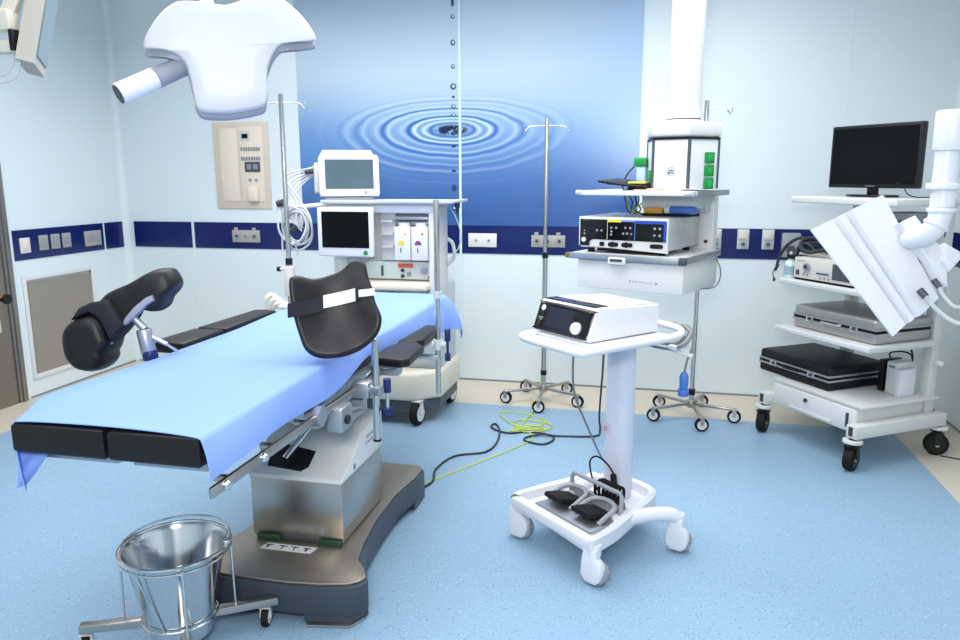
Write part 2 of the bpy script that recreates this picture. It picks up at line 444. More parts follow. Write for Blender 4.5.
# outlets on the back wall
def outlet(name, label, cat, x, z, w, h, m, holes, hm, tabs=False, grp=None):
    r = root(name, label, cat, (x, YB-.006, z), 0, grp)
    MB().lh((-w/2,-.012,-h/2),(w/2,0,h/2),.003).build('plate', m, r)
    for hx, hz, hr in holes:
        MB().cyl((hx,-.018,hz),(hx,-.011,hz),hr,n=16).m(1).cyl((hx,-.02,hz),(hx,-.017,hz),hr*.5,n=12).build('socket', [hm, printk], r)
    if tabs:
        for hx in (-w*.35, w*.3): MB().lh((hx-.015,-.014,h/2-.002),(hx+.015,-.004,h/2+.022),.003).build('tab', m, r)
    return r
outlet('power_outlet', 'white double socket in the navy strip right of the mural seam', 'outlet', -1.253, 1.118, .222, .105, white, [(-.05,0,.012),(.05,0,.014)], greyl)
outlet('power_outlet', 'grey socket plate behind the thin pole in the mural strip', 'outlet', -.746, 1.118, .255, .09, greyw, [(-.085,0,.026),(0,0,.014),(.085,0,.026)], greym, True)
outlet('power_outlet', 'grey socket plate in the navy strip below the control panel', 'outlet', -3.256, 1.118, .25, .1, greyw, [(-.08,0,.024),(0,0,.012),(.08,0,.024)], greym, True)
for x, l in ((.46,'grey gas outlet partly hidden by the white pendant'),(.648,'grey gas outlet, middle one of the three beside the pendant'),(.815,'grey gas outlet nearest the white video trolley')):
    r = root('gas_outlet', l, 'outlet', (x, YB-.006, 1.156), 0, 'gas outlets right of the pendant')
    MB().lh((-.04,-.02,-.07),(.04,0,.07),.004).build('plate', greyl, r)
    MB().lh((-.032,-.03,.0),(.032,-.02,.062),.003).build('cover', ivory, r)
    MB().cyl((0,-.034,-.034),(0,-.02,-.034),.026).m(1).cyl((0,-.037,-.034),(0,-.033,-.034),.013,n=12).build('socket', [alu, greyd], r)
r = root('outlet_box', 'dark grey outlet box on the navy strip behind the trolley cables', 'outlet', (.965, YB-.006, 1.12))
MB().lh((-.06,-.05,-.085),(.06,0,.085),.006).build('body', greym, r)
MB().cyl((0,-.06,-.03),(0,-.05,-.03),.03).build('socket', greyd, r)

# mural, two glass leaves; origin at the splash
mu = root('mural_panel', 'blue water ripple mural panel on the back wall', 'mural', (-1.491, YB, 1.944))
def drops(b, x0, x1):
    for z, rx, rz, ring in ((2.753,.016,.016,1),(2.85,.012,.03,0),(2.571,.018,.022,1),(2.402,.015,.017,1),(2.259,.023,.023,1),(2.184,.014,.008,0),(2.114,.018,.016,1),(2.05,.018,.013,1),(1.826,.02,.012,0),(1.64,.018,.01,0),(1.513,.02,.026,0),(1.361,.02,.018,1)):
        M0 = Matrix.Translation((.014, -.0066, z-1.944)) @ Matrix.Rotation(PI/2, 4, 'X')
        el = lambda a, c: [(rx*a*math.cos(t)+c, rz*a*math.sin(t)+c) for t in [2*PI*i/16 for i in range(16)]]
        b.m(1).prism(el(1,0), 0, .0006, M=M0)
        if ring: b.m(2).prism(el(.5,.002), .0006, .001, M=M0)
b = MB().lh((-1.25,-.006,ZT-1.944),(.054,0,CZ-1.944)); drops(b, 0, 0)
b.build('leaf', [muralm, mat('drop rim print', (40,62,104), .3), mat('drop core print', (190,214,236), .3)], mu)
MB().lh((.074,-.006,ZT-1.944),(1.393,0,CZ-1.944)).build('leaf', muralm, mu)

def wb(r):                               # builder for world coordinates under a root
    return MB().at((Matrix.Translation(r.location) @ Matrix.Rotation(r.rotation_euler.z, 4, 'Z')).inverted())
def T(x, y, z, rz=0): return Matrix.Translation((x,y,z)) @ Matrix.Rotation(rz, 4, 'Z')

# castor: part with wheel sub-parts.  rz = direction of the wheel axle
def caster(r, x, y, rad, w, top, rz, fork=white, tyre=rubber, hub=white, hood=False, name='caster', plate=None):
    M = r_ = T(x, y, 0, rz)
    b = MB().at(M)
    b.cyl((0,0,rad*1.9), (0,0,top), rad*.28, n=12)
    if hood:
        b.prism([(math.cos(t)*rad*1.12, math.sin(t)*rad*1.12) for t in [PI*i/10-.25 for i in range(11)]]+[(-rad*1.2,-rad*.35),(rad*1.0,-rad*.45)], -w*.75, w*.75, .006, M=Matrix.Translation((0,0,rad))@Matrix.Rotation(PI/2,4,'Y')@Matrix.Rotation(PI/2,4,'Z'))
        b.cyl((0,0,rad*1.6),(0,0,top),rad*.55,rad*.62,n=16)
    else:
        for s in (-1, 1): b.bar((s*w*.72,0,rad),(s*w*.6,0,rad*2.1),rad*.55,.004)
        b.lh((-w*.75,-rad*.4,rad*2.02),(w*.75,rad*.4,rad*2.12))
    if plate: b.cyl((0,0,top-.008),(0,0,top),rad*.9)
    c = b.build(name, fork, r)
    MB().at(M).cyl((-w/2,0,rad),(w/2,0,rad),rad,n=28,bev=w*.2).build('tyre', tyre, c)
    MB().at(M).cyl((-w*.56,0,rad),(w*.56,0,rad),rad*.68,n=24).m(1).cyl((-w*.6,0,rad),(w*.6,0,rad),rad*.2,n=12).build('hub', [hub, greyl], c)
    return c

# ---------------------------------------------------------------- operating table
XC = -1.328
tb = root('operating_table', 'operating table with black foot pads on a slate grey base', 'table', (XC, 2.8, 0))
half = [(.10,2.25),(.22,2.262),(.318,2.285),(.352,2.31),(.365,2.345),(.335,2.40),(.288,2.46),(.262,2.58),(.238,2.78),(.232,3.05),(.262,3.26),(.262,3.37),(.235,3.41)]
outl = [(XC+a,y) for a,y in half] + [(XC-a,y) for a,y in half[::-1]]
wb(tb).prism(outl, .155, .166, .004).build('base_plate', steelb, tb)
h2 = [(a+.012,y-.012 if y<2.35 else y) for a,y in half]; h2[-1] = (.24,3.42)
o2 = [(XC+a,y) for a,y in h2] + [(XC-a,y) for a,y in h2[::-1]]
bd = wb(tb).prism(o2, .045, .1545, .006)
for sx in (-1,1):
    bd.prism([(XC+sx*a,y) for a,y in [(.16,2.25),(.33,2.28),(.372,2.34),(.33,2.42),(.2,2.46)]], .012, .06, .004)
    bd.prism([(XC+sx*a,y) for a,y in [(.14,3.25),(.27,3.22),(.272,3.38),(.24,3.418),(.14,3.41)]], .012, .06, .004)
bd.build('base_body', basegr, tb)
for sx in (-1,1):
    wb(tb).prism([(XC+sx*a,y) for a,y in [(.17,2.235),(.33,2.262),(.365,2.33),(.30,2.40),(.19,2.40)]], 0, .0119, .003).build('foot_plate', steel, tb)
    wb(tb).lh((XC+sx*.15,3.27,0),(XC+sx*.25,3.40,.0119)).build('foot_plate', steel, tb)
c = wb(tb).lh((-1.523,2.54,.178),(-1.132,2.985,.425),.003).m(1).lh((-1.515,2.548,.166),(-1.14,2.98,.178)).build('column', [steel, greyd], tb)
for x in (-1.50, -1.235): wb(tb).lh((x,2.528,.166),(x+.10,2.5399,.186),.002).build('bumper', greend, c)
Mside = Matrix(((0,0,1,0),(1,0,0,0),(0,1,0,0),(0,0,0,1)))   # local x->y, y->z, extrude->x
cv = wb(tb).prism([(2.535,.4255),(2.535,.442),(2.60,.475),(2.74,.552),(2.80,.572),(2.99,.585),(2.99,.4255)], -1.529, -1.126, .008, M=Mside)
cv = cv.build('column_cover', white, tb)
sl = math.atan2(.077,.14)
Ms = Matrix.Translation((-1.372,2.625,.49)) @ Matrix.Rotation(sl,4,'X')
wb(tb).prism([(-.09,-.06),(.06,-.075),(.085,-.05),(.085,.03),(-.05,.055),(-.10,.02)], -.006, .004, M=Ms).build('recess', black, cv)
wb(tb).bar((-1.385,2.575,.497),(-1.325,2.71,.60),.026,.014,.003).build('release_lever', steelp, cv)
b = wb(tb)
for k in range(2):
    for q in range(5): b.lh((-1.1262,2.80+q*.022-k*.01,.52-k*.025),(-1.1252,2.812+q*.022-k*.01,.535-k*.025))
b.cyl((-1.126,2.66,.452),(-1.1245,2.66,.452),.013)
b.build('marking', printg, cv)
wb(tb).lh((-1.46,2.74,.58),(-1.19,2.99,.79),.01).m(1).lh((-1.44,2.72,.70),(-1.21,3.0,.74)).build('neck', [greyl, alu], tb)
b = wb(tb).prism([(-1.45,2.452),(-1.235,2.452),(-1.225,2.502),(-1.44,2.502)], .1661, .1666).m(1)
for k, x in enumerate((-1.425,-1.365,-1.315,-1.262)):
    b.lh((x-.016,2.484,.1666),(x+.016,2.491,.167)); b.lh((x-.005+(.004 if k in (1,2) else 0),2.464,.1666),(x+.005,2.486,.167))
b.build('pictogram_label', [white, printk], tb)
# table top sections
b = wb(tb)
b.lh((-1.66,1.66,.83),(-1.39,2.25,.862),.004).lh((-1.345,1.66,.83),(-1.12,2.25,.862),.004)
b.lh((-1.64,2.25,.79),(-1.13,3.62,.862),.004).lh((-1.55,3.62,.82),(-1.2,3.98,.862),.004)
b.lh((-1.62,2.3,.75),(-1.15,2.75,.80),.004)
b.build('top_frame', alu, tb)
for x0, x1 in ((-1.668,-1.380),(-1.368,-1.098)):
    b = wb(tb); s = -1 if x0 < -1.5 else 1
    b.prism([(x0,1.60),(x1,1.60),(x1,2.24),(x0,2.24)], .863, .948, .012, 3)
    b.build('leg_section', leather, tb)
wb(tb).lh((-1.66,2.26,.850),(-1.105,2.90,.936),.014).lh((-1.15,2.56,.850),(-1.086,2.89,.925),.012).build('seat_section', leather, tb)
wb(tb).lh((-1.66,2.91,.863),(-1.10,3.62,.938),.014).build('back_section', leather, tb)
wb(tb).lh((-1.56,3.63,.863),(-1.18,4.02,.938),.014).build('head_section', leather, tb)
for x in (-1.075, -1.69):
    b = wb(tb).lh((x-.006,1.60 if x > -1.4 else 1.95,.785),(x+.006,2.22,.815),.002).lh((x-.006,2.24,.785),(x+.006,3.55,.815),.002)
    for y in ((1.70,1.95,2.17,2.32,2.9,3.4) if x > -1.4 else (2.0,2.32,2.9)): b.cyl((x,y,.80),(x-.05*(1 if x>-1.4 else -1),y,.80),.011,n=12)
    b.m(1)
    for y in ((1.66,1.86) if x > -1.4 else (2.02,)): b.sph((x+.010*(1 if x>-1.4 else -1),y,.80),.014)
    b.build('side_rail', [steel, steelp], tb)
b = wb(tb)
b.cyl((-1.11,2.25,.80),(-1.06,2.25,.80),.035).lh((-1.10,2.36,.70),(-1.04,2.46,.79),.006).m(1).cyl((-1.075,2.40,.742),(-1.03,2.40,.742),.017).m(0)
b.bar((-1.12,2.30,.74),(-1.12,2.75,.66),.03,.012,.002).bar((-1.13,2.6,.70),(-1.13,2.95,.78),.025,.02,.002)
b.cyl((-1.10,2.62,.74),(-1.055,2.62,.74),.022)
b.build('hinge_joint', [alu, black], tb)

# drape over the table
def drape(u, v):
    y = 1.602 + v*2.44
    k = min(1, v/0.09)
    xl = -1.664 - .11*k*(0.9+.1*math.sin(v*9)) - .07*max(0,(v-.62)/.38)**1.5; xr = -1.094 - .006*math.sin(v*7)
    zt = .9575 + .003*math.sin(v*11+u*5) + .002*math.sin(v*23-u*8)
    a, c = .16, .86
    head = max(0, (v-.72)/.28)
    if u < a:
        t = 1-u/a
        x = xl - .035*math.sin(t*PI/2) - .02*t*math.sin(v*17); z = zt - .008 - .20*t**1.25 + .012*t*math.sin(v*13)
        if v < .06: x += .05*t*(1-v/.06)
    elif u > c:
        t = (u-c)/(1-c)
        x = xr + (.022+.05*head)*math.sin(t*PI/2) + .008*t*math.sin(v*21) + .02*t*head*math.sin(v*60)
        z = zt - .006 - (.112+.10*head-.055*math.exp(-((v-.45)/.10)**2))*t**1.2 + .008*t*math.sin(v*15)
    else:
        t = (u-a)/(c-a); x = xl + (xr-xl)*t
        z = zt - .006*(2*t-1)**6 - .010*k*max(0, 1-t*8)
    e = max(0, (v-.955)/.045)
    y -= .012*e*e; z -= .05*e*e
    return (x, y, z)
def corner(u, v):
    a = V((-1.690,1.625,.86)).lerp(V((-1.590,1.655,.862)), u); c = V((-1.700,1.63,.745)).lerp(V((-1.685,1.64,.755)), u)
    p = a.lerp(c, v); p.y += .008*math.sin(u*5+v*3); return p
dr = MB().grid(drape, 60, 90, .0025).grid(corner, 8, 8, .0025).build('surgical_drape', drapem, ang=70)
tag(dr, 'light blue disposable drape spread over the operating table', 'drape')

# arm boards alongside the table
ab = root('arm_board', 'black padded arm board by the pole on the right of the table', 'arm board', (-.96, 2.95, .84), 0, 'arm boards')
wb(ab).prism([(-1.055,2.86),(-1.048,2.69),(-.925,2.665),(-.895,2.70),(-.905,2.92),(-.955,2.985),(-1.03,2.985)], .868, .905, .012, 3).build('front_pad', leather, ab)
wb(ab).prism([(-1.045,3.0),(-.985,2.99),(-.94,3.04),(-.945,3.27),(-.975,3.35),(-1.03,3.35)], .868, .905, .012, 3).build('rear_pad', leather, ab)
wb(ab).lh((-1.03,2.72,.856),(-.95,3.28,.867)).m(0).cyl((-1.0,2.85,.80),(-1.0,2.85,.858),.02).lh((-1.085,2.83,.79),(-.99,2.87,.82),.003).build('bracket', alu, ab)
ab2 = root('arm_board', 'black padded arm board on the far left side of the draped table', 'arm board', (-1.84, 3.0, .89), 0, 'arm boards')
wb(ab2).prism([(-1.955,2.64),(-1.935,2.58),(-1.80,2.57),(-1.795,2.86),(-1.94,2.86)], .90, .948, .012, 3).build('front_pad', leather, ab2)
wb(ab2).prism([(-1.94,2.88),(-1.80,2.88),(-1.80,3.34),(-1.86,3.36),(-1.92,3.34)], .90, .948, .012, 3).build('rear_pad', leather, ab2)
wb(ab2).lh((-1.90,2.64,.89),(-1.82,3.30,.899)).cyl((-1.86,2.9,.80),(-1.86,2.9,.891),.02).lh((-1.88,2.88,.79),(-1.69,2.92,.815),.003).build('bracket', alu, ab2)

# right leg support
RC = [(-0.162,0.118),(-0.151,0.133),(-0.128,0.137),(-0.082,0.13),(-0.029,0.143),(0.018,0.162),(0.053,0.193),(0.08,0.197),(0.103,0.181),(0.112,0.132),(0.124,0.091),(0.135,0.035),(0.154,-0.021),(0.145,-0.068),(0.117,-0.105),(0.069,-0.137),(0.016,-0.155),(-0.037,-0.159),(-0.082,-0.151),(-0.114,-0.126),(-0.13,-0.085),(-0.145,-0.031),(-0.154,0.016),(-0.161,0.071)]
RCM = plane_m((-1.083,2.46,1.111), (0.3532,-0.883,0.3091))
def trough(x, y):
    d = .055*min(1.2, abs(x/.15))**2.2
    if y < -.02: d += .05*((-.02-y)/.14)**1.5*(1-.5*abs(x)/.15)
    return d
ls = root('leg_support', 'black padded leg support with a white label on its strap', 'leg support', (-.99, 2.54, .82), 0, 'leg supports')
cu = wb(ls); cu.M = cu.M @ RCM
cu.pillow(RC, .068, trough, 3).build('cushion', leather, ls, ang=75)
sb = wb(ls); sb.M = sb.M @ RCM
def strapf(x0, x1, yb, h, off):
    def f(u, v):
        x = x0+(x1-x0)*u; yc = yb(x)+h*(v-.5)
        return (x, yc, trough(x, yc)+.035+off)
    return f
yb = lambda x: .052+.20*x
sp_ = sb.grid(strapf(-.166,-.045,lambda x: .047+.25*x,.05,.003), 10, 3, .004).build('strap', navy, ls)
lb = wb(ls); lb.M = lb.M @ RCM
lb.grid(strapf(-.048,.066,yb,.046,.008), 10, 2, .002).grid(strapf(.074,.133,lambda x: .068+.0*x,.026,.006), 6, 2, .002).m(1)
for k in range(7): lb.box((-.02+k*.011,.052+.2*(-.02+k*.011)+(.004 if k%2 else 0),trough(-.02+k*.011,.05)+.0465),(.004,.002,.0006))
lb.m(2).grid(strapf(.064,.075,yb,.044,.010), 3, 2, .002)
lab(lb.build('strap_label', [white, printg, black], sp_), 'white label on the strap')
b = wb(ls).cyl((-.985,2.56,1.0),(-.995,2.585,.60),.014,n=18).cyl((-.985,2.56,1.0),(-1.05,2.55,1.04),.012).m(1).cyl((-.995,2.585,.598),(-.995,2.585,.606),.016)
b.build('post', [chrome, rubber], ls)
b = wb(ls).lh((-1.08,2.545,.775),(-1.01,2.615,.835),.006).cyl((-1.02,2.575,.805),(-.965,2.56,.805),.02).m(1).cyl((-.955,2.60,.72),(-.955,2.60,.79),.0075,n=10)
cl = b.build('clamp', [alu, steelp], ls)
wb(ls).cyl((-.955,2.60,.79),(-.955,2.60,.845),.015,n=14,bev=.003).m(0).cyl((-.955,2.60,.70),(-.955,2.60,.728),.016,.022,n=8).build('clamp_knob', blued, cl)

# left leg support (seen from outside)
LC = [(x*.94-.002, y) for x, y in [(-0.087,0.073),(-0.044,0.111),(0.039,0.145),(0.109,0.182),(0.15,0.196),(0.191,0.199),(0.212,0.188),(0.231,0.149),(0.222,0.121),(0.193,0.09),(0.179,0.059),(0.149,0.038),(0.129,0.036),(0.112,0.046),(0.112,0.075),(0.075,0.055),(0.028,0.012),(0.024,-0.009),(0.006,-0.03),(-0.023,-0.065),(-0.055,-0.079),(-0.093,-0.043),(-0.117,0.014),(-0.115,0.049)]]
LB = [(x*.95+.007, y) for x, y in [(-0.209,-0.055),(-0.204,-0.027),(-0.189,-0.003),(-0.164,0.015),(-0.13,0.03),(-0.095,0.038),(-0.069,0.027),(-0.05,0.006),(-0.035,-0.037),(-0.028,-0.065),(-0.039,-0.1),(-0.051,-0.121),(-0.051,-0.142),(-0.063,-0.164),(-0.087,-0.179),(-0.122,-0.182),(-0.162,-0.172),(-0.191,-0.143),(-0.205,-0.108)]]
LS = [(x*.95+.006, y) for x, y in [(-0.166,0.013),(-0.134,0.058),(-0.087,0.078),(-0.03,0.087),(0.008,0.022),(0.029,-0.009),(0.002,-0.036),(-0.022,-0.068),(-0.038,-0.03),(-0.063,0.02),(-0.095,0.042),(-0.13,0.029)]]
LK = [(0.028,0.005),(0.036,0.019),(0.068,0.057),(0.111,0.091),(0.135,0.101),(0.139,0.08),(0.116,0.065),(0.081,0.032),(0.049,0.004),(0.031,-0.01)]
ll = root('leg_support', 'black padded leg support seen from outside, near the wall grille', 'leg support', (-1.78, 2.40, .82), 0, 'leg supports')
LM = plane_m((-1.918,2.37,1.069), (0.286,-0.9535,0.0953))
b = wb(ll); b.M = b.M @ LM @ Matrix.Translation((0,0,-.05)); b.pillow(LC, .15, None, 3, edge=(.96,.88,.76,.5,.25)).build('cushion', leather, ll, ang=75)
b = wb(ll); b.M = b.M @ LM @ Matrix.Translation((0,0,-.02)); b.pillow(LB, .20, None, 3, edge=(.97,.90,.78,.5,.25)).build('end_cushion', leather, ll, ang=75)
b = wb(ll); b.M = b.M @ LM @ Matrix.Translation((0,0,-.04)); b.prism(LS, -.03, .105, .012, 3).build('strap', navy, ll)
b = wb(ll); b.M = b.M @ LM @ Matrix.Translation((0,0,.035)); b.prism(LK, -.03, .012, .006)
b.prism([(-.05,-.075),(-.035,-.06),(-.02,-.075),(-.04,-.10)], -.02, .0, .003)
b.build('shell_bracket', greyb, ll)
b = wb(ll).cyl((-1.855,2.37,1.085),(-1.815,2.37,1.045),.014).cyl((-1.82,2.37,1.045),(-1.805,2.37,.955),.027,n=18,bev=.003)
b.cyl((-1.80,2.375,1.02),(-1.75,2.40,.985),.009).bar((-1.75,2.40,.985),(-1.72,2.42,.955),.012,.008)
b.cyl((-1.803,2.37,.955),(-1.79,2.40,.80),.011).lh((-1.81,2.37,.78),(-1.69,2.43,.83),.004)
b.build('clamp', alu, ll)
wb(ll).cyl((-1.8035,2.37,.966),(-1.7995,2.37,.93),.028,n=14,bev=.003).build('clamp_knob', blued, ll)

# screen pole at the head of the table
sp = root('screen_pole', 'chrome pole with blue clamp levers at the right of the table head', 'pole', (-.91, 3.15, .62))
wb(sp).cyl((-.91,3.15,.63),(-.91,3.15,1.5),.0125,n=16).bar((-.91,3.15,.80),(-1.068,3.15,.80),.03,.02,.003).build('pole', chrome, sp)
b = wb(sp).cyl((-.935,3.15,.858),(-.87,3.15,.858),.017).cyl((-.91,3.15,.835),(-.91,3.15,.88),.021,n=16)
cl = b.build('clamp', greyl, sp)
wb(sp).cyl((-.91,3.15,1.07),(-.91,3.15,1.10),.018,n=16).build('collar', greyl, sp)
wb(sp).cyl((-.865,3.15,.875),(-.865,3.15,.93),.014,n=12,bev=.003).cyl((-.865,3.15,.785),(-.865,3.15,.82),.013,n=12,bev=.003).cyl((-.865,3.15,.81),(-.865,3.15,.88),.006,n=8).build('clamp_lever', blued, cl)

# ---------------------------------------------------------------- kick bucket
kb = root('bucket_stand', 'stainless wheeled ring stand holding the bucket', 'stand', (-1.55, 2.06, 0))
bc = (-1.535, 2.06)
R0 = .178
b = wb(kb).torus((*bc,.372), R0, .007).torus((*bc,.352), R0, .005)
b.build('ring', steelp, kb)
tips = [(-1.83,1.925),(-1.262,2.235),(-1.36,1.86),(-1.70,2.215)]
for tx, ty in tips:
    wb(kb).bar((bc[0]+(tx-bc[0])*.12,bc[1]+(ty-bc[1])*.12,.10),(tx,ty,.10),.034,.028,.002).build('base_arm', steel, kb)
b = wb(kb)
for tx, ty in tips:
    d = V((tx-bc[0],ty-bc[1],0)).normalized(); p = V((*bc,0))
    b.cyl(p+d*R0+V((0,0,.36)), p+d*R0*1.02+V((0,0,.10)), .0045, n=10)
for a in (-1.75,-.95,2.2,3.0):
    d0 = V((math.cos(a),math.sin(a),0)); d1 = V((math.cos(a+.35),math.sin(a+.35),0)); p = V((*bc,0))
    b.cyl(p+d0*R0+V((0,0,.36)), p+d1*.118+V((0,0,.115)), .0035, n=8)
b.torus((*bc,.115), .124, .004)
b.build('rod', steelp, kb)
for k, (tx, ty) in enumerate(tips):
    d = V((tx-bc[0],ty-bc[1],0)).normalized()
    caster(kb, tx-d.x*.03-bc[0], ty-d.y*.03-bc[1], .036, .026, .088, .25 if k==1 else .4+k)
bk = root('bucket', 'polished stainless steel kick bucket in the ring stand', 'bucket', (*bc, .045))
prof = [(0,0),(.094,0),(.102,.008),(.102,.016),(.160,.305),(.168,.318),(.176,.322),(.176,.327),(.168,.327),(.157,.31),(.098,.018),(.09,.008),(0,.006)]
MB().lathe(prof, 48).build('bucket_wall', steelp, bk)
b = MB().tube([(R0*1.0*math.cos(t),R0*1.0*math.sin(t),.338+.012*math.sin(t*1.0)) for t in [.2+PI*i/12 for i in range(13)]], .0035, 8)
b.sph((R0*math.cos(.2),R0*math.sin(.2),.338),.012)
b.build('handle', steelp, bk)

# ---------------------------------------------------------------- anaesthesia machine
am = root('anesthesia_machine', 'white anaesthesia machine with a black display and two vaporizers', 'medical machine', (-1.66, 4.75, 0))
wb(am).lh((-2.02,4.55,.80),(-1.30,4.76,1.43),.012).build('cabinet', white2, am)
b = wb(am).lh((-2.02,4.40,1.432),(-1.21,4.80,1.452),.004)
b.lh((-2.02,4.385,1.44),(-1.165,4.40,1.458),.003).lh((-1.21,4.40,1.44),(-1.165,4.78,1.456),.003)
b.build('top_shelf', greyl, am)
wb(am).lh((-2.0,4.43,1.375),(-1.30,4.56,1.432),.02,3).build('top_fascia', whitep, am)
b = wb(am).lh((-1.335,4.44,.80),(-1.295,4.75,1.42),.008).lh((-1.2945,4.45,.72),(-1.284,4.48,1.42),.003)
b.build('side_frame', white, am)
sc = wb(am).lh((-1.665,4.50,1.075),(-1.568,4.56,1.38),.004)
for z in (1.155,1.235,1.315): sc.lh((-1.655,4.47,z),(-1.575,4.51,z+.018),.003)
sc.build('slot_panel', white2, am)
wb(am).lh((-1.565,4.535,1.075),(-1.335,4.56,1.38)).build('recess', mat('recess grey', (150,156,164), .5), am)
wb(am).lh((-1.56,4.45,1.335),(-1.34,4.475,1.355),.004).lh((-1.56,4.49,1.30),(-1.34,4.52,1.325),.004).build('manifold', alu, am)
for x, m1, l in ((-1.50, yellow, 'vaporizer with a yellow mark'),(-1.39, purple, 'vaporizer with a purple mark')):
    v = wb(am).lh((x-.052,4.42,1.085),(x+.052,4.53,1.295),.008).cyl((x,4.475,1.295),(x,4.475,1.318),.038).build('vaporizer', whitep, am); lab(v, l)
    b = wb(am).prism([(.020*math.cos(t),.02*math.sin(t)) for t in [PI*i/10 for i in range(11)]], 0, .002, M=plane_m((x-.006,4.419,1.19),(0,-1,0)))
    b.lh((x-.028,4.4175,1.183),(x+.016,4.4195,1.191)).box((x+.022,4.4185,1.25),(.012,.002,.012)).m(1).lh((x-.012,4.4175,1.135),(x-.006,4.4195,1.165))
    b.build('mark', [m1, printk], v)
wb(am).lh((-1.98,4.51,.955),(-1.335,4.56,1.068),.004).build('lower_panel', mat('pale grey green panel', (206,218,216), .45), am)
lp = bpy.data.objects['lower_panel']
wb(am).lh((-1.56,4.504,1.030),(-1.46,4.512,1.056)).build('warning_label', red, lp)
for z in (1.012, .975): wb(am).cyl((-1.53,4.512,z),(-1.53,4.500,z),.012,n=12).build('port', printk, lp)
wb(am).lh((-1.672,4.500,.975),(-1.660,4.512,1.04)).build('gauge', printk, lp)
wb(am).lh((-1.50,4.503,.975),(-1.475,4.511,1.0)).build('warning_mark', printg, lp)
wb(am).cyl((-1.355,4.512,.97),(-1.355,4.502,.97),.007,n=8).build('screw', printk, lp)
wb(am).cyl((-1.385,4.512,1.01),(-1.385,4.494,1.01),.022).build('outlet_knob', alu, lp)
wb(am).lh((-1.98,4.36,.90),(-1.33,4.60,.945),.015,3).build('work_surface', cream, am)
wb(am).lh((-1.93,4.56,.36),(-1.31,4.99,.895),.01).build('drawer_cabinet', mat('pale blue grey drawer', (196,206,210), .45), am)
for z0, z1 in ((.39,.55),(.57,.72),(.74,.885)):
    dw = wb(am).lh((-1.91,4.54,z0),(-1.33,4.565,z1),.006).build('drawer', greyl, am)
    wb(am).lh((-1.70,4.525,z1-.035),(-1.54,4.542,z1-.02),.004).build('drawer_handle', greym, dw)
hexa = [(-1.95,4.42),(-1.47,4.42),(-1.29,4.56),(-1.285,5.02),(-1.95,5.02)]
wb(am).prism(hexa, .165, .36, .03, 3).build('base', cream, am)
wb(am).prism([(-1.93,4.44),(-1.48,4.44),(-1.31,4.57),(-1.305,5.0),(-1.93,5.0)], .10, .164).build('skirt', greyd, am)
for x, y in ((-1.44,4.475),(-1.36,5.0),(-1.90,4.475),(-1.88,5.0)):
    caster(am, x+1.66, y-4.75, .078, .05, .17, -.15, tyre=rubber, hub=white)
# ventilator display on its arm
dm = wb(am).lh((-2.03,4.345,1.108),(-1.665,4.39,1.415),.012,3).build('display', whitep, am)
wb(am).lh((-1.998,4.342,1.165),(-1.688,4.3455,1.388)).build('display_screen', screenk, dm)
wb(am).cyl((-1.712,4.346,1.136),(-1.712,4.338,1.136),.014).build('display_knob', green, dm)
wb(am).lh((-1.86,4.385,1.06),(-1.76,4.55,1.13),.006).lh((-1.835,4.37,1.02),(-1.775,4.41,1.11),.004).build('display_arm', greym, am)
# hose and cable loop arm at the left
wb(am).cyl((-2.32,4.42,1.40),(-1.98,4.46,1.43),.014).cyl((-2.32,4.42,1.36),(-2.32,4.42,1.44),.02).build('hose_arm', whitep, am)
b = wb(am)
b.tube([(-1.285,4.70,1.42),(-1.23,4.68,1.36),(-1.19,4.68,1.24),(-1.21,4.69,1.14),(-1.29,4.7,1.06)], .004)
b.tube([(-1.29,4.72,1.20),(-1.255,4.72,1.17),(-1.245,4.72,1.08),(-1.295,4.72,1.03)], .012)
b.build('side_cable', cable_w, am)
wb(am).cyl((-1.19,4.6,1.405),(-1.19,4.6,1.44),.017).cyl((-1.19,4.6,1.37),(-1.19,4.6,1.405),.008).build('shelf_hook', blued, am)

# patient monitor on the shelf
pm = root('patient_monitor', 'white patient monitor standing on top of the anaesthesia machine', 'monitor', (-1.935, 4.64, 1.453), .47)
tilt = Matrix.Rotation(-.10, 4, 'X')
b = MB().at(Matrix.Translation((0,0,.012)) @ tilt)
b.prism([(-.185,0),(.185,0),(.19,.02),(.19,.24),(.18,.26),(-.18,.26),(-.19,.24),(-.19,.02)], -.012, .045, .012, 3, M=plane_m((0,-.09,0),(0,-1,0)))
b.build('front_shell', whitep, pm)
b = MB().at(Matrix.Translation((0,0,.012)) @ tilt)
b.prism([(-.175,.01),(.175,.01),(.18,.25),(.15,.30),(-.16,.30),(-.18,.26)], -.17, -.013, .03, 3, M=plane_m((0,-.09,0),(0,-1,0)))
b.build('rear_housing', cream, pm)
b = MB().at(Matrix.Translation((0,0,.012)) @ tilt).lh((-.152,-.138,.045),(.152,-.1345,.23)).build('screen', screeng, pm)
b = MB().at(Matrix.Translation((0,0,.012)) @ tilt).cyl((.10,-.145,.022),(.10,-.13,.022),.012).build('knob', greym, pm)
MB().lh((-.15,-.09,0),(.15,.10,.016)).build('foot', greyl, pm)
MB().at(Matrix.Translation((0,0,.012)) @ tilt).lh((-.215,-.06,.03),(-.182,.06,.22),.008).build('module_rack', white2, pm)

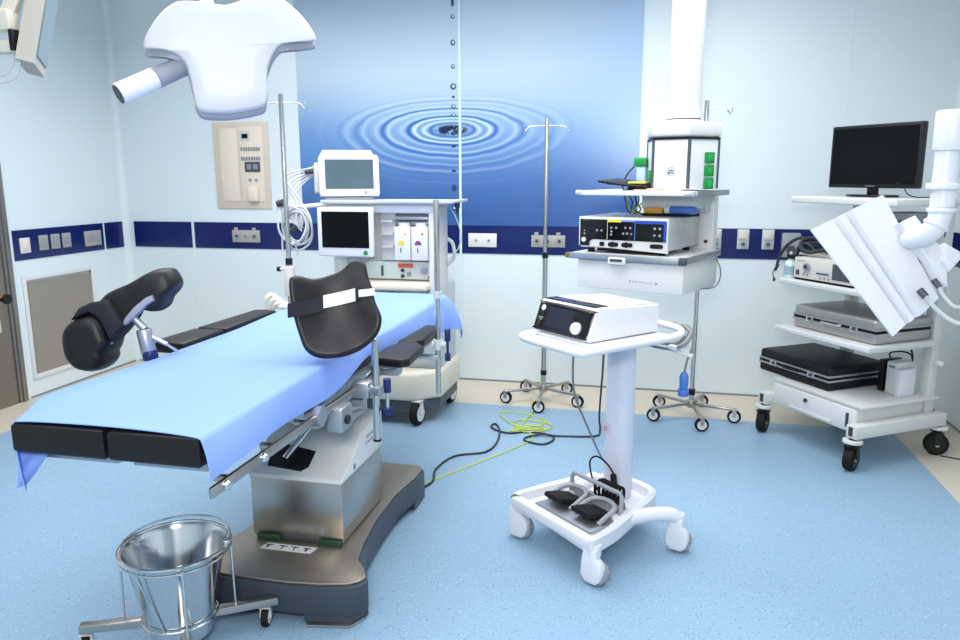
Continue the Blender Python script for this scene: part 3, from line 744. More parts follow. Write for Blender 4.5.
cb = root('cable_bundle', 'coiled white cables and tubes hanging beside the patient monitor', 'cables', (-2.28, 4.45, 1.3))
b = wb(cb); rnd = random.Random(3)
cc = V((-2.20,4.41,1.285))
for k in range(7):
    R = .085+rnd.uniform(-.02,.035); off = V((rnd.uniform(-.02,.02), rnd.uniform(-.03,.03), rnd.uniform(-.02,.02)))
    b.tube([cc+off+V((R*math.cos(t)*.92, .012*math.sin(3*t+k), R*1.2*math.sin(t))) for t in [2*PI*i/10 for i in range(10)]], .0065, 8, True)
for k in range(6):
    x0 = -2.115+rnd.uniform(-.01,.01); z0 = 1.55+.022*k
    b.tube([(x0,4.66,z0+.03),(x0-.07,4.60,z0+.045-.01*k),(x0-.15-.012*k,4.52,z0-.06),(x0-.17+.02*k,4.47,1.42),(x0-.13+.012*k,4.42,1.33-.012*k),(x0-.06+.004*k,4.42,1.26+.02*k)], .0055, 8)
b.tube([(-2.30,4.40,1.22),(-2.30,4.40,1.12),(-2.28,4.40,1.10)], .006); b.tube([(-2.21,4.40,1.18),(-2.2,4.40,1.10)], .006)
b.build('cables', cable_w, cb)
for p, q_, r_ in (((-2.32,4.40,1.43),(-2.28,4.40,1.44),.022),((-2.20,4.56,1.63),(-2.15,4.58,1.635),.014),((-2.25,4.40,1.25),(-2.20,4.40,1.29),.016)):
    wb(cb).cyl(p, q_, r_).build('connector', printk, cb)
bh = root('breathing_hose', 'translucent cream breathing hose heaped beside the pole behind the table', 'hose', (-2.20, 3.9, .98))
b = wb(bh)
for k in range(4):
    b.tube([(-2.19+.02*k,3.95,.80+.02*k),(-2.17+.03*k,3.93,.90-.015*k),(-2.13+.025*k,3.94,.915-.02*k),(-2.08+.02*k,3.95,.84),(-2.04,3.96,.76)], .016, 10)
b.tube([(-2.18,3.95,.82),(-2.16,3.97,.5),(-2.15,4.0,.017)], .016, 10); b.tube([(-2.05,3.96,.78),(-2.02,3.98,.5),(-2.03,4.02,.017)], .016, 10)
b.build('hose_coil', mat('translucent cream hose', (236,228,214), .45), bh)

# ---------------------------------------------------------------- IV stands
def iv_stand(label, x, y, hgt, phis, R, lower, hooks, hrot, extra=None, yaw=0):
    r = root('iv_stand', label, 'IV stand', (x, y, 0), 0, 'stainless IV stands')
    b = MB().cyl((0,0,.07),(0,0,lower),.018,n=16)
    b.build('lower_pole', chrome, r)
    MB().cyl((0,0,lower),(0,0,hgt),.0145,n=16).build('upper_pole', chrome, r)
    MB().cyl((0,0,lower-.02),(0,0,lower+.02),.022,n=16).build('collar', black, r)
    MB().cyl((0,0,.075),(0,0,.125),.03,n=20,bev=.004).build('hub', steel, r)
    for p in phis:
        dx, dy = math.cos(p), math.sin(p)
        MB().bar((dx*.02,dy*.02,.10),(dx*R,dy*R,.088),.026,.018,.004).build('leg', steel, r)
        caster(r, dx*(R-.012), dy*(R-.012), .044, .028, .092, yaw-PI/2+.18*math.sin(p*3), fork=steel)
    for s in hooks:
        a = hrot if s > 0 else hrot+PI
        c, d = math.cos(a), math.sin(a)
        MB().tube([(0,0,hgt-.05),(c*.06,d*.06,hgt-.052),(c*.12,d*.12,hgt-.058),(c*.145,d*.145,hgt-.085),(c*.155,d*.155,hgt-.06),(c*.15,d*.15,hgt-.045)], .0035, 8).build('hook', chrome, r)
    return r
def phis(c, pts): return [math.atan2(p[1]-c[1], p[0]-c[0]) for p in pts]
c1 = (-.706, 5.16)
iv_stand('stainless IV stand in front of the mural, right of the anaesthesia machine', *c1, 1.985, phis(c1, [(-.975,5.06),(-.702,4.884),(-.431,5.06),(-.546,5.41),(-.877,5.39)]), .285, 1.06, (1,-1), .15)
c2 = (.315, 5.01)
iv_stand('stainless IV stand behind the white pendant, near the trolley', *c2, 2.06, phis(c2, [(.069,4.878),(.386,4.649),(.60,4.95),(.391,5.238),(.083,5.219)]), .29, .18, (1,), .05)
MB().cyl((0,0,.20),(0,0,.235),.022,n=16).build('collar', black, [o for o in bpy.data.objects if o.name.startswith('iv_stand')][0])
r3 = iv_stand('stainless IV stand with a white clamp behind the draped table', -2.20, 4.28, 2.09, [0.3+2*PI*k/5 for k in range(5)], .27, 1.08, (1,-1), .1)
MB().lh((-.026,-.03,.86),(.03,.03,1.05),.01).cyl((-.06,0,1.03),(-.02,0,1.03),.010).m(1).cyl((-.08,0,1.03),(-.06,0,1.03),.016).build('pole_clamp', [ivory, black], r3)

# ---------------------------------------------------------------- ceiling pendant
PT = (.1198, 3.9683); PR = -.371
PB = (PT[0], PT[1], 1.13)
pd = root('equipment_pendant', 'white ceiling pendant with two shelves, a drawer and green sockets', 'pendant', PB, PR)
def pz(z): return z-1.13
L0 = Matrix.Translation((0,0,-1.13))
def PL(): return MB().at(L0)
hc = (-.08, .30)
PL().cyl((*hc,1.90),(*hc,CZ),.088,n=40).build('column', white, pd)
PL().cyl((*hc,1.876),(*hc,1.893),.091,n=40).m(1).cyl((*hc,1.893),(*hc,1.8995),.0885,n=40).build('column_ring', [white2, greyd], pd)
va = [math.radians(-82+60*k)-PR for k in range(6)]
hexo = lambda R: [(hc[0]+R*math.cos(a), hc[1]+R*math.sin(a)) for a in va]
hd = PL().prism(hexo(.207), 1.797, 1.878, .022, 3).build('head_cap', white, pd)
PL().prism(hexo(.204), 1.786, 1.798).build('cap_joint', black, pd)
hb = PL().prism(hexo(.198), 1.53, 1.787, .004).build('service_head', whitep, pd)
for k in range(6):
    a = va[k]; p = V((hc[0]+.2*math.cos(a), hc[1]+.2*math.sin(a), 0))
    PL().cyl((p.x-.006*math.cos(a),p.y-.006*math.sin(a),1.535),(p.x-.006*math.cos(a),p.y-.006*math.sin(a),1.786),.009,n=12).build('corner_strip', greyd, hb)
def facet(k, u, z, n_off=.0):           # point on facet between vertices k and k+1, u in -1..1
    a, b_ = V((*hexo(.198)[k],0)), V((*hexo(.198)[(k+1)%6],0))
    m = (a+b_)/2 + (b_-a)/2*u; n = ((a+b_)/2-V((*hc,0))).normalized()
    return plane_m((m.x+n.x*n_off, m.y+n.y*n_off, z-1.13), n)
for z in (1.692, 1.626, 1.560):
    g = MB().at(facet(0, .33, z)).lh((-.03,-.029,0),(.03,.029,.012),.003).build('green_socket', green, pd)
    MB().at(facet(0, .33, z)).lh((-.016,-.016,.012),(.016,.016,.016),.002).build('socket_lid', mat('bright green plastic', (30,165,75), .4), g)
b = MB().at(facet(5, .05, 1.622)); b.torus((0,0,.001), .022, .0016).m(1).lh((-.011,.002,0),(.013,.008,.0015)).lh((-.015,-.012,0),(-.004,-.002,.0015)).lh((.0,-.01,0),(.014,-.004,.0015))
b.build('emblem', [printg, printk], hb)
b = MB().at(facet(4, .5, 1.60)).lh((-.03,-.03,0),(.03,.03,.012),.003).build('green_socket', green, pd)
# spine
sp_ = PL().lh((-.14,.60,.95),(.02,.68,1.53),.008).build('spine', white, pd)
for z in (1.42, 1.225): PL().cyl((-.02,.596,z),(-.02,.602,z),.011,n=14).build('spine_hole', printk, sp_)
# top shelf
PL().lh((-.567,.035,1.497),(.078,.62,1.522),.004).build('top_shelf', white, pd)
b = PL()
b.lh((.078,.05,1.493),(.095,.62,1.524),.002); b.build('shelf_rail', alu, pd)
for x0, x1 in ((-.575,-.55),(.04,.075)): PL().cyl((x0,.03,1.511),(x1,.03,1.511),.014,n=12).build('shelf_corner', greyl, pd)
PL().lh((-.30,.30,1.42),(.0,.5,1.496),.004).lh((-.12,.5,1.40),(.0,.61,1.49)).build('shelf_bracket', greyl, pd)
# lower shelf with drawer
PL().lh((-.60,.015,1.152),(.05,.60,1.18),.004).build('lower_shelf', white, pd)
b = PL().lh((-.60,.0,1.148),(.03,.016,1.182),.003).lh((.048,.03,1.148),(.066,.62,1.182),.003).build('shelf_rail', alu, pd)
PL().lh((-.625,.0,1.15),(-.60,.04,1.18),.004).build('rail_end', brass, pd)
PL().lh((.03,-.002,1.146),(.068,.03,1.184),.003).build('rail_end', greyd, pd)
db = PL().lh((-.559,.045,.985),(.053,.60,1.151),.004).build('drawer_box', white, pd)
df = PL().lh((-.556,.028,.988),(.05,.0449,1.142),.004).build('drawer_front', white, pd)
PL().lh((-.36,-.012,1.128),(-.26,.015,1.168),.008).m(1).lh((-.345,-.0145,1.146),(-.275,-.011,1.160)).build('drawer_latch', [white, printk], df)
b = MB().at(L0); x = -.245
for w, h in ((.011,.012),(.009,.012),(.010,.012),(.004,.011),(.004,.011),(.009,.012),(.008,.010),(.007,.009),(.006,.009),(.005,.012)):
    b.lh((x,.0268,1.032),(x+w*.3,.0278,1.032+h)); b.lh((x,.0268,1.032+h-.003),(x+w,.0278,1.032+h)); x += w+.0065
b.prism([(-.006,-.008),(.010,0),(-.006,.008)], 0, .001, M=plane_m((x+.014,.0275,1.037),(0,-1,0)))
b.build('lettering', printg, df)
wb_ = PL().tube([(.06,.55,1.14),(.10,.52,1.06),(.08,.5,.98),(.0,.45,.965)], .004).build('drawer_cable', cable_g, pd)

def onp(name, label, cat, a, b_, z, rz=0):     # thing standing on the pendant
    u = V((math.cos(PR), math.sin(PR))); v = V((-math.sin(PR), math.cos(PR)))
    return root(name, label, cat, (PT[0]+a*u.x+b_*v.x, PT[1]+a*u.y+b_*v.y, z), PR+rz)
# electrosurgical generator on lower shelf
eg = onp('electrosurgical_generator', 'silver electrosurgical generator with a black front on the pendant shelf', 'medical device', -.3065, .30, 1.1805)
ew, ed, eh = .2585, .25, .171
f0 = .028
MB().lh((-ew,-ed+.02,f0),(ew,ed,f0+eh),.006).build('housing', mat('light silver housing', (196,198,200), .35, .3), eg)
fr = MB().prism([(-ew,.012),(ew-.0,-.012),(ew,eh),(-ew,eh)], 0, .022, .005, M=plane_m((0,-ed+.02,f0),(0,-1,0))).build('front_frame', white2, eg)
def FP(h=0): return MB().at(plane_m((0,-ed-.002-h,f0),(0,-1,0)))
def fx(px): return -ew+(px-75)/(875-75)*2*ew
def fz(py, px): 
    t = (px-75)/800; top = 95+t*20; bot = 355+t*55
    return eh-(py-top)/(bot-top)*(eh+.0)
def quad(x0, x1, ya, yb_): return [(fx(x0),fz(yb_,x0)),(fx(x1),fz(yb_+ (x1-x0)*.03,x1)),(fx(x1),fz(ya+(x1-x0)*.02,x1)),(fx(x0),fz(ya,x0))]
FP().prism([(fx(90),.012),(fx(180),.012),(fx(180),.035),(fx(210),.048),(fx(862),.048),(fx(862),eh-.013),(fx(90),eh-.013)], 0, .003).build('black_panel', blackg, eg)
b = FP(.003)
b.lh((fx(343),eh-.026,0),(fx(468),eh-.013,.0012)).m(1).lh((fx(468),eh-.022,0),(fx(590),eh-.013,.0012)).m(2).lh((fx(590),eh-.030,0),(fx(860),eh-.013,.0012)).m(2).lh((fx(840),.05,0),(fx(860),eh-.03,.0012))
b.m(3).lh((fx(343),.05,0),(fx(347),eh-.026,.0012)).m(1).lh((fx(590),.05,0),(fx(594),eh-.03,.0012))
b.build('coloured_strip', [yellow, mat('sky blue strip', (96,140,214), .4), mat('royal blue strip', (36,74,170), .4), mat('thin cream line', (210,200,150), .5)], eg)
lit = mat('lit grey button', (150,152,158), .4)
for px, z, r_ in ((382,.115,.006),(425,.115,.006),(382,.095,.006),(382,.078,.006),(508,.117,.006),(552,.117,.006),(490,.085,.006),(525,.087,.006),(562,.085,.005),(763,.118,.007),(808,.118,.007),(763,.082,.006),(808,.082,.007),(133,.095,.004),(133,.078,.005),(250,.098,.006),(292,.098,.006)):
    FP(.003).cyl((fx(px),z,0),(fx(px),z,.003),r_,n=12).build('button', lit, eg)
FP(.003).cyl((fx(128),.045,0),(fx(128),.045,.006),.013).build('power_button', white, eg)
FP(.003).lh((fx(120),.152,0),(fx(175),.155,.0012)).build('lettering', brass, eg)
for px, w in ((297,.014),(400,.03),(525,.032),(782,.036)):
    b = FP(.001).prism([(fx(px)+w*math.copysign(abs(math.cos(t))**.5,math.cos(t)), .024+.012*math.copysign(abs(math.sin(t))**.5,math.sin(t))) for t in [2*PI*i/20 for i in range(20)]], 0, .004)
    if px in (400, 525): b.cyl((fx(px)-.004,.024,0),(fx(px)-.004,.024,.006),.015)
    b.build('output_socket', rubber, eg)
b = MB()
for sx in (-1,1):
    for sy in (-1,1): b.cyl((sx*(ew-.05),sy*(ed-.06),0),(sx*(ew-.05),sy*(ed-.06),f0),.02)
b.lh((-ew+.10,-ed+.03,.012),(ew-.06,ed-.05,f0))
b.build('foot', rubber, eg)
# on top of generator
ty = onp('instrument_tray', 'black tray with blue and amber handpieces on the silver generator', 'tray', -.125, .36, 1.381)
MB().prism([(-.17,-.08),(.10,-.10),(.14,0),(.10,.10),(-.17,.10)], 0, .012, .005).build('tray_body', rubber, ty)
b = MB().lh((-.16,-.075,.012),(-.05,-.02,.046),.006).build('amber_block', orange, ty)
MB().cyl((.0,-.08,.034),(.14,-.08,.034),.022,n=14,bev=.004).cyl((.0,-.03,.032),(.13,-.03,.032),.018,n=14).build('blue_handpiece', blue, ty)
MB().cyl((-.03,-.08,.034),(.0,-.08,.034),.02,n=14).build('clear_cap', clearp, ty)
# items on the top shelf
pl_ = onp('foot_switch_cable', 'black coiled cable and flat pad lying on the pendant top shelf', 'cable', -.31, .14, 1.5225, .25)
b = MB()
for k in range(3): b.torus((.06,0,.008+.011*k), .07-.006*k, .0055, n=28)
b.build('cable_coil', rubber, pl_)
MB().prism([(-.17,-.05),(-.05,-.08),(.10,-.06),(.14,.04),(-.08,.07),(-.12,.01)], .036, .047, .003, M=Matrix.Rotation(.10,4,'Y')@Matrix.Rotation(.18,4,'X')).prism([(-.12,-.03),(.05,-.05),(.09,.05),(-.08,.05)], .030, .037, .003).build('flat_pad', black, pl_)
MB().prism([(.0,-.07),(.09,-.06),(.10,-.01),(.02,-.02)], .036, .048, .004).build('yellow_tag', mat('lime tag', (206,214,70), .5), pl_)
pk = onp('paper_packet', 'pale pink packet lying in front of the pendant head', 'packet', -.12, .085, 1.5225, .05)
MB().lh((-.13,-.035,0),(.12,.03,.006),.002).lh((-.06,-.03,.006),(.02,.02,.013),.003).build('packet', mat('pale pink paper', (226,190,170), .6), pk)
pg = onp('power_plug', 'green power plug with a black cord at the left of the pendant head', 'plug', -.30, .27, 1.5225)
MB().lh((-.036,-.03,.128),(.036,.03,.178),.01).build('plug_body', green, pg)
MB().lh((-.02,-.022,.0),(.03,.022,.127),.006).build('clear_block', mat('pale blue clear plastic', (190,214,234), .25), pg)
MB().tube([(-.04,0,.13),(-.07,-.02,.09),(-.085,-.04,.04),(-.08,-.05,.0035),(-.03,-.06,.0035)], .0045).build('cord', black, pg)
b = MB(); rnd = random.Random(5)
hw = onp('hanging_wires', 'tangle of black and yellow wires hanging under the pendant top shelf', 'wires', -.39, .42, 1.43)
for k in range(7):
    x = -.07+.022*k
    b.m(1 if k in (2,5) else 0).tube([(x,0,.066),(x+rnd.uniform(-.03,.03),.01,.02),(x+rnd.uniform(-.05,.05),.0,-.025),(x+rnd.uniform(-.02,.05),.02,-.047)], .0042, 6)
b.build('wires', [cable_k, yelgrn], hw)

# ---------------------------------------------------------------- white column cart
CA = (-.35, 2.9226); CR = -.74
ct = root('column_cart', 'white single column cart with a handle tray and four castors', 'cart', (*CA, 0), CR)
# base deck: U shaped casting
def sm(pts, k=4): return [(p.x, p.y) for p in crom([(a,b,0) for a,b in pts], k, True)]
left = [(-.255,-.02),(-.262,.03),(-.235,.16),(-.17,.30),(-.10,.43),(-.05,.485)]
deck = [(.255,-.02),(0,.0),] + left + [(.05,.485),(.10,.43),(.17,.30),(.235,.16),(.262,.03)]
outd = [(-.252,-.03),(-.265,.0),(-.264,.16),(-.248,.33),(-.19,.47),(-.10,.54),(0,.555),(.08,.535),(.135,.44),(.175,.31),(.235,.14),(.262,.0),(.252,-.03),(0,-.015)]
MB().prism(outd, .135, .168, .01, 3).build('deck', whitep, ct)
b = MB()
# raised rim around the deck
rim = crom([(p[0],p[1],0) for p in outd[:-1]], 4)
for a_, c_ in zip(rim, rim[1:]):
    pass
def rimf(u, v):
    i = u*(len(rim)-1); j = min(int(i), len(rim)-2); p = rim[j].lerp(rim[j+1], i-j)
    c = V((0,.22,0)); d = (p-c); d.normalize()
    prof = [(0,.14),(0.004,.20),(-.012,.212),(-.035,.206),(-.042,.166)]
    t = v*4; q = min(int(t),3); a0, a1 = prof[q], prof[q+1]; f = t-q
    off = a0[0]+(a1[0]-a0[0])*f; z = a0[1]+(a1[1]-a0[1])*f
    return (p.x+d.x*off, p.y+d.y*off, z)
b.grid(rimf, 60, 8)
b.prism([(-.252,-.032),(.252,-.032),(.252,.012),(-.252,.012)], .15, .20, .012, 3)
b.build('deck_rim', whitep, ct)
for s in (-1, 1):
    MB().tube([(s*.14,.20,.168),(s*.17,.28,.175),(s*.205,.38,.178),(s*.238,.45,.172),(s*.25,.478,.155),(s*.25,.488,.132)], .031, 16).build('rear_leg', whitep, ct)
def hood_caster(x, y, a):
    M = T(x, y, 0, a)
    b = MB().at(M).prism([(-.030,.155),(.030,.155),(.032,.118),(.052,.100),(.058,.062),(.048,.028),(.030,.010),(-.020,.012),(-.044,.040),(-.040,.095)], -.010, .034, .012, 3, M=Mside0)
    c = b.cyl((0,0,.12),(0,0,.172),.032,n=20,bev=.004).build('caster', whitep, ct)
    MB().at(M).cyl((-.030,.014,.049),(.012,.014,.049),.050,n=30,bev=.006).build('tyre', greym, c)
    MB().at(M).cyl((-.033,.014,.049),(-.025,.014,.049),.026,n=24).build('hub', greyl, c)
Mside0 = Matrix(((0,0,1,0),(1,0,0,0),(0,1,0,0),(0,0,0,1)))
for x, y, a in ((-.24,.005,-1.2),(.24,.005,-1.35),(.25,.486,-1.1),(-.25,.486,-1.2)): hood_caster(x, y, a)
colm = [(.062*math.copysign(abs(math.cos(t))**.7,math.cos(t))-.045, .052*math.copysign(abs(math.sin(t))**.7,math.sin(t))+.42) for t in [2*PI*i/28 for i in range(28)]]
co = MB().prism(colm, .16, .935, .004).build('column', mat('silky white column', (214,217,232), .35), ct)
b = MB().text('e', .05, plane_m((-.078,.3668,.49), (0,-1,0)))
b.torus((-.078,.3668,.49), .027, .0008, (0,-1,0))
b.build('emblem', pink, co)
# tray + tube handle
tz = .945
MB().prism([(-.14,.02),(.232,.02),(.232,.42),(-.14,.42)], tz-.012, tz+.018, .008, 3).m(1).lh((-.135,-.085,tz-.004),(.232,.019,tz+.006),.003).build('tray', [whitep, mat('pale grey shelf lip', (214,222,226), .3)], ct)
MB().lh((-.09,.33,.925),(.03,.48,tz-.0125),.006).build('tray_support', white, ct)
hp = [(-.145,.40,tz+.012),(-.148,.15,tz+.012),(-.145,-.02,tz+.012),(-.125,-.075,tz+.012),(-.07,-.093,tz+.012),(.02,-.096,tz+.012),(.16,-.096,tz+.012),(.228,-.090,tz+.012),(.250,-.05,tz+.012),(.250,.15,tz+.012),(.246,.40,tz+.010),(.240,.47,tz+.02)]
MB().tube(hp, .016, 14).build('front_handle', whitep, ct)
MB().tube([(-.145,.40,tz+.012),(-.14,.47,tz+.02),(-.10,.50,tz+.03),(.10,.51,tz+.032),(.20,.50,tz+.028),(.240,.47,tz+.02)], .014, 12).build('rear_handle', whitep, ct)
MB().lh((.20,.43,tz-.05),(.24,.52,tz-.03),.006).build('cable_hook', whitep, ct)

def onc(name, label, cat, a, b_, z, rz=0):
    u = V((math.cos(CR), math.sin(CR))); v = V((-math.sin(CR), math.cos(CR)))
    return root(name, label, cat, (CA[0]+a*u.x+b_*v.x, CA[1]+a*u.y+b_*v.y, z), CR+rz)
# console on the tray
cs = onc('surgical_console', 'white console with a black sloped screen front on the column cart tray', 'medical device', .0, .22, tz+.018)
Mx = Matrix(((0,0,1,0),(1,0,0,0),(0,1,0,0),(0,0,0,1)))
side = [(-.205,.012),(-.195,.004),(.19,.004),(.19,.118),(-.11,.134),(-.148,.134),(-.163,.122)]
MB().prism(side, -.168, .168, .007, 3, M=Mx).build('housing', whitep, cs)
MB().at(Matrix.Translation((0,.035,.1285)) @ Matrix.Rotation(-.0533,4,'X')).lh((-.155,-.11,-.002),(.155,.15,.003),.002).build('top_cover', greytop, cs)
fn_ = V((0,-.108,.0425)).normalized()
sM = plane_m((0,-.1835,.067), V((0,-.110,.042)))
bp = MB().at(sM).pillow([(-.150,-.060),(.135,-.060),(.155,-.048),(.160,.0),(.160,.052),(.150,.063),(-.150,.063),(-.164,.052),(-.165,.0),(-.164,-.048)], .012, None, 3, edge=(.99,.98,.96,.6,.3)).build('front_panel', blackg, cs)
MB().at(sM).lh((-.10,-.042,.006),(.055,.044,.0068)).build('touch_screen', screenb, bp)
MB().at(sM).cyl((.092,-.022,.004),(.092,-.022,.022),.026,.022,n=24,bev=.003).build('dial', white, bp)
MB().at(sM).cyl((-.130,.034,.005),(-.130,.034,.009),.012,n=16).build('power_button', white, bp)
MB().at(sM).lh((-.148,-.010,.006),(-.118,-.006,.0068)).lh((-.140,-.018,.006),(-.122,-.015,.0068)).build('marking', printg, bp)
MB().lh((-.160,-.150,.1325),(.150,-.085,.1362),.001).m(1).lh((-.13,-.14,.136),(-.02,-.10,.1372),.0005).build('black_top_edge', [blackg, blued], cs)
for sx in (-.13,.13):
    for sy in (-.15,.15): pass
# cable with blue connector hung at the back of the tray
hcb = onc('handpiece_cable', 'grey cable with a blue connector hanging behind the column cart tray', 'cable', .25, .50, .9)
b = wb(hcb)
u = V((math.cos(CR), math.sin(CR), 0)); v = V((-math.sin(CR), math.cos(CR), 0)); o0 = V((*CA, 0))
q = lambda a, b_, z: o0+u*a+v*b_+V((0,0,z))
b.tube([q(.02,.44,.90),q(.13,.43,.895),q(.22,.44,.90),q(.262,.47,.925),q(.262,.50,.965),q(.20,.52,.990)], .007)
b.tube([q(.05,.46,.915),q(.14,.45,.91),q(.22,.46,.92),q(.25,.48,.95),q(.22,.52,.975),q(.14,.535,.985)], .007)
b.tube([q(.20,.54,.985),q(.25,.52,.975),q(.275,.50,.92),q(.270,.48,.86)], .0055)
b.tube([q(.270,.48,.87),q(.262,.478,.83),q(.258,.477,.80)], .0045)
b.build('cord', cable_g, hcb)
wb(hcb).tube([q(.19,.46,.890),q(.285,.49,.872)], .010, straight=True).build('cable_sleeve', white2, hcb)
b = wb(hcb).cyl(q(.258,.477,.80),q(.257,.477,.787),.012,.018,n=14).cyl(q(.257,.477,.787),q(.257,.477,.73),.019,.017,n=14,bev=.004).cyl(q(.257,.477,.73),q(.257,.477,.70),.022,n=14,bev=.003)
b.build('connector', blue, hcb)

# foot pedal lying in the deck
fp = onc('foot_pedal', 'grey twin foot pedal lying in the base of the column cart', 'foot pedal', .0, .17, .1685)
MB().prism([(-.17,-.13),(.185,-.13),(.16,.06),(.12,.16),(-.12,.16),(-.16,.06)], .0, .016, .005).build('base_plate', alu, fp)
for x in (-.09, .085):
    p = MB().prism([(-.055,-.07),(.055,-.07),(.062,.0),(.045,.06),(-.045,.06),(-.062,.0)], -.012, .012, .008, 3, M=Matrix.Translation((x,-.03,.042)) @ Matrix.Rotation(-.22,4,'X')).build('pedal', rubber, fp)
    MB().tube([(x-.068,-.06,.018),(x-.074,-.01,.045),(x-.06,.045,.060),(x,.066,.064),(x+.06,.045,.060),(x+.074,-.01,.045),(x+.068,-.06,.018)], .011, 10).build('pedal_guard', greym, fp)
b = MB().tube([(-.15,.06,.01),(-.15,.07,.10),(-.14,.07,.118),(.15,.07,.118),(.16,.07,.10),(.16,.06,.01)], .010, 10, straight=True).lh((-.15,.066,.016),(.16,.074,.06),.002)
b.build('carry_handle', greym, fp)
fc = onc('pedal_cable', 'black coiled pedal cable bundled against the cart column', 'cable', .03, .315, .1685)
b = MB()
for k in range(5): b.tube([(-.055+.025*k,-.05,.05),(-.05+.025*k,-.055,.10),(-.04+.025*k,-.03,.115),(-.035+.025*k,.0,.10),(-.04+.025*k,.0,.05),(-.05+.025*k,-.03,.035)], .007, 8, True)
b.tube([(-.03,-.05,.06),(-.08,-.05,.12),(-.095,-.05,.19),(-.05,-.05,.225),(.02,-.045,.20),(.055,-.04,.14),(.06,-.04,.04)], .004)
b.cyl((.04,-.04,.17),(.05,-.04,.10),.014,n=12).lh((-.06,-.04,0),(.07,.01,.04),.006)
b.build('cable_coil', rubber, fc)

# ---------------------------------------------------------------- video trolley
TA = (.747, 4.824); TR = math.atan2(-.575, .384)
tr = root('video_trolley', 'white medical video trolley with shelves, a drawer and black castors', 'trolley', (*TA, 0), TR)
W, D = .69, .65
for a in (.0, W): MB().lh((a-.035,-.02,.185),(a+.035,D+.02,.258),.006).build('base_rail', white2, tr)
MB().lh((.035,.56,.19),(W-.035,.64,.25),.004).build('cross_rail', white2, tr)
dbx = MB().lh((.036,.06,.185),(W-.036,.559,.335),.006).build('drawer_box', white2, tr)
dfr = MB().lh((.03,.038,.195),(W-.03,.0599,.325),.006).build('drawer_front', white, tr)
MB().lh((.18,.028,.205),(.50,.039,.222),.004).build('drawer_pull', white2, dfr)
MB().cyl((.30,.026,.285),(.30,.039,.285),.012,n=14).build('drawer_lock', printk, dfr); MB().lh((.60,.03,.22),(.615,.039,.30)).build('drawer_catch', printk, dfr)
MB().lh((.0,.05,.335),(W,.64,.352),.004).build('lower_deck', white2, tr)
for a in (.05, .635): MB().lh((a-.032,.565,.251),(a+.032,.63,1.47),.008).build('post', white2, tr)
for z, a0, a1, b0 in ((.655,-.01,.70,.045),(.950,-.01,.70,.055)):
    MB().lh((a0,b0,z),(a1,.564,z+.032),.008,3).build('shelf', white2, tr)
MB().lh((-.0,.09,1.44),(.74,.66,1.478),.008,3).build('top_shelf', white2, tr)
MB().lh((.40,.34,1.275),(.60,.64,1.295),.004).lh((.08,.60,1.20),(.605,.64,1.30),.004).build('back_plate', greyl, tr)
MB().cyl((.667,.60,.55),(.71,.60,.55),.016,n=14,bev=.003).build('knob', white, tr)
for x, y, a in ((0,.0,.5),(W,.0,.35),(W,D,-.6),(0,D,.2)):
    caster(tr, x, y, .066, .05, .186, a, fork=black, tyre=rubber, hub=black)
    MB().cyl((x,y,.158),(x,y,.176),.052,n=24,bev=.004).build('caster_plate', white2, tr)
MB().lh((-.012,-.026,.20),(.012,-.0195,.25)).build('end_cap', printk, tr); MB().lh((W-.012,-.026,.20),(W+.012,-.0195,.25)).build('end_cap', printk, tr)
def ont(name, label, cat, a, b_, z, rz=0, group=None):
    u = V((math.cos(TR), math.sin(TR))); v = V((-math.sin(TR), math.cos(TR)))
    return root(name, label, cat, (TA[0]+a*u.x+b_*v.x, TA[1]+a*u.y+b_*v.y, z), TR+rz, group)
# television
tv = root('television', 'black flat screen television on the top shelf of the white trolley', 'television', (1.224, 4.72, 1.4785), -.93)
b = MB().lh((-.29,-.012,.05),(.29,.03,.405),.008,3).lh((-.20,.03,.10),(.20,.055,.34),.015); b.build('cabinet', black, tv)
MB().lh((-.272,-.0135,.072),(.272,-.011,.387)).build('screen', screenk, tv)
b = MB()
for k in range(7): b.lh((-.03+k*.009,-.0135,.058),(-.025+k*.009,-.0115,.064))
b.lh((.17,-.0135,.075),(.19,-.0115,.079)); b.build('lettering', printg, tv)
MB().lh((-.03,.0,.012),(.03,.03,.06),.006).build('neck', black, tv)
MB().prism([(.16*math.cos(t), .09*math.sin(t)+.01) for t in [2*PI*i/32 for i in range(32)]], 0, .014, .004).build('stand_base', blackg, tv)
tvc = ont('television_cable', 'thin black cable dropping from the television behind the top shelf', 'cable', .60, .30, 1.4785)
MB().tube([(0,0,.05),(.01,.02,.02),(.04,.06,.005),(.17,.10,.005),(.19,.10,-.03),(.18,.11,-.2)], .003).build('cord', black, tvc)
# camera processor
pr = ont('camera_processor', 'off white camera control box on the trolley shelf above the silver case', 'medical device', .275, .24, .9825)
MB().lh((-.21,-.145,.012),(.235,.20,.135),.006).build('housing', ivory, pr)
b = MB().cyl((-.10,-.146,.085),(-.10,-.165,.085),.022).m(1).cyl((-.10,-.16,.085),(-.10,-.168,.085),.012).lh((-.19,-.149,.03),(-.165,-.144,.06),.002).m(0)
b.build('knob', [alu, printk], pr)
MB().lh((-.035,-.148,.045),(.065,-.144,.075)).m(1).lh((-.03,-.149,.05),(.06,-.147,.06)).lh((.085,-.148,.03),(.21,-.144,.12)).build('display', [greyl, greyd], pr)
for x, z in ((-.13,.035),(-.12,.05),(-.10,.035),(.0,.028),(.03,.028),(.06,.028)): MB().cyl((x,-.144,z),(x,-.149,z),.006,n=10).build('button', printg, pr)
MB().lh((-.19,-.147,.115),(-.13,-.144,.119)).build('lettering', printg, pr)
MB().lh((-.20,-.14,0),(.225,.19,.0125)).build('foot_plate', rubber, pr)
bt = ont('sample_bottle', 'clear bottle with a black cap at the left end of the trolley shelf', 'bottle', .012, .115, .9825)
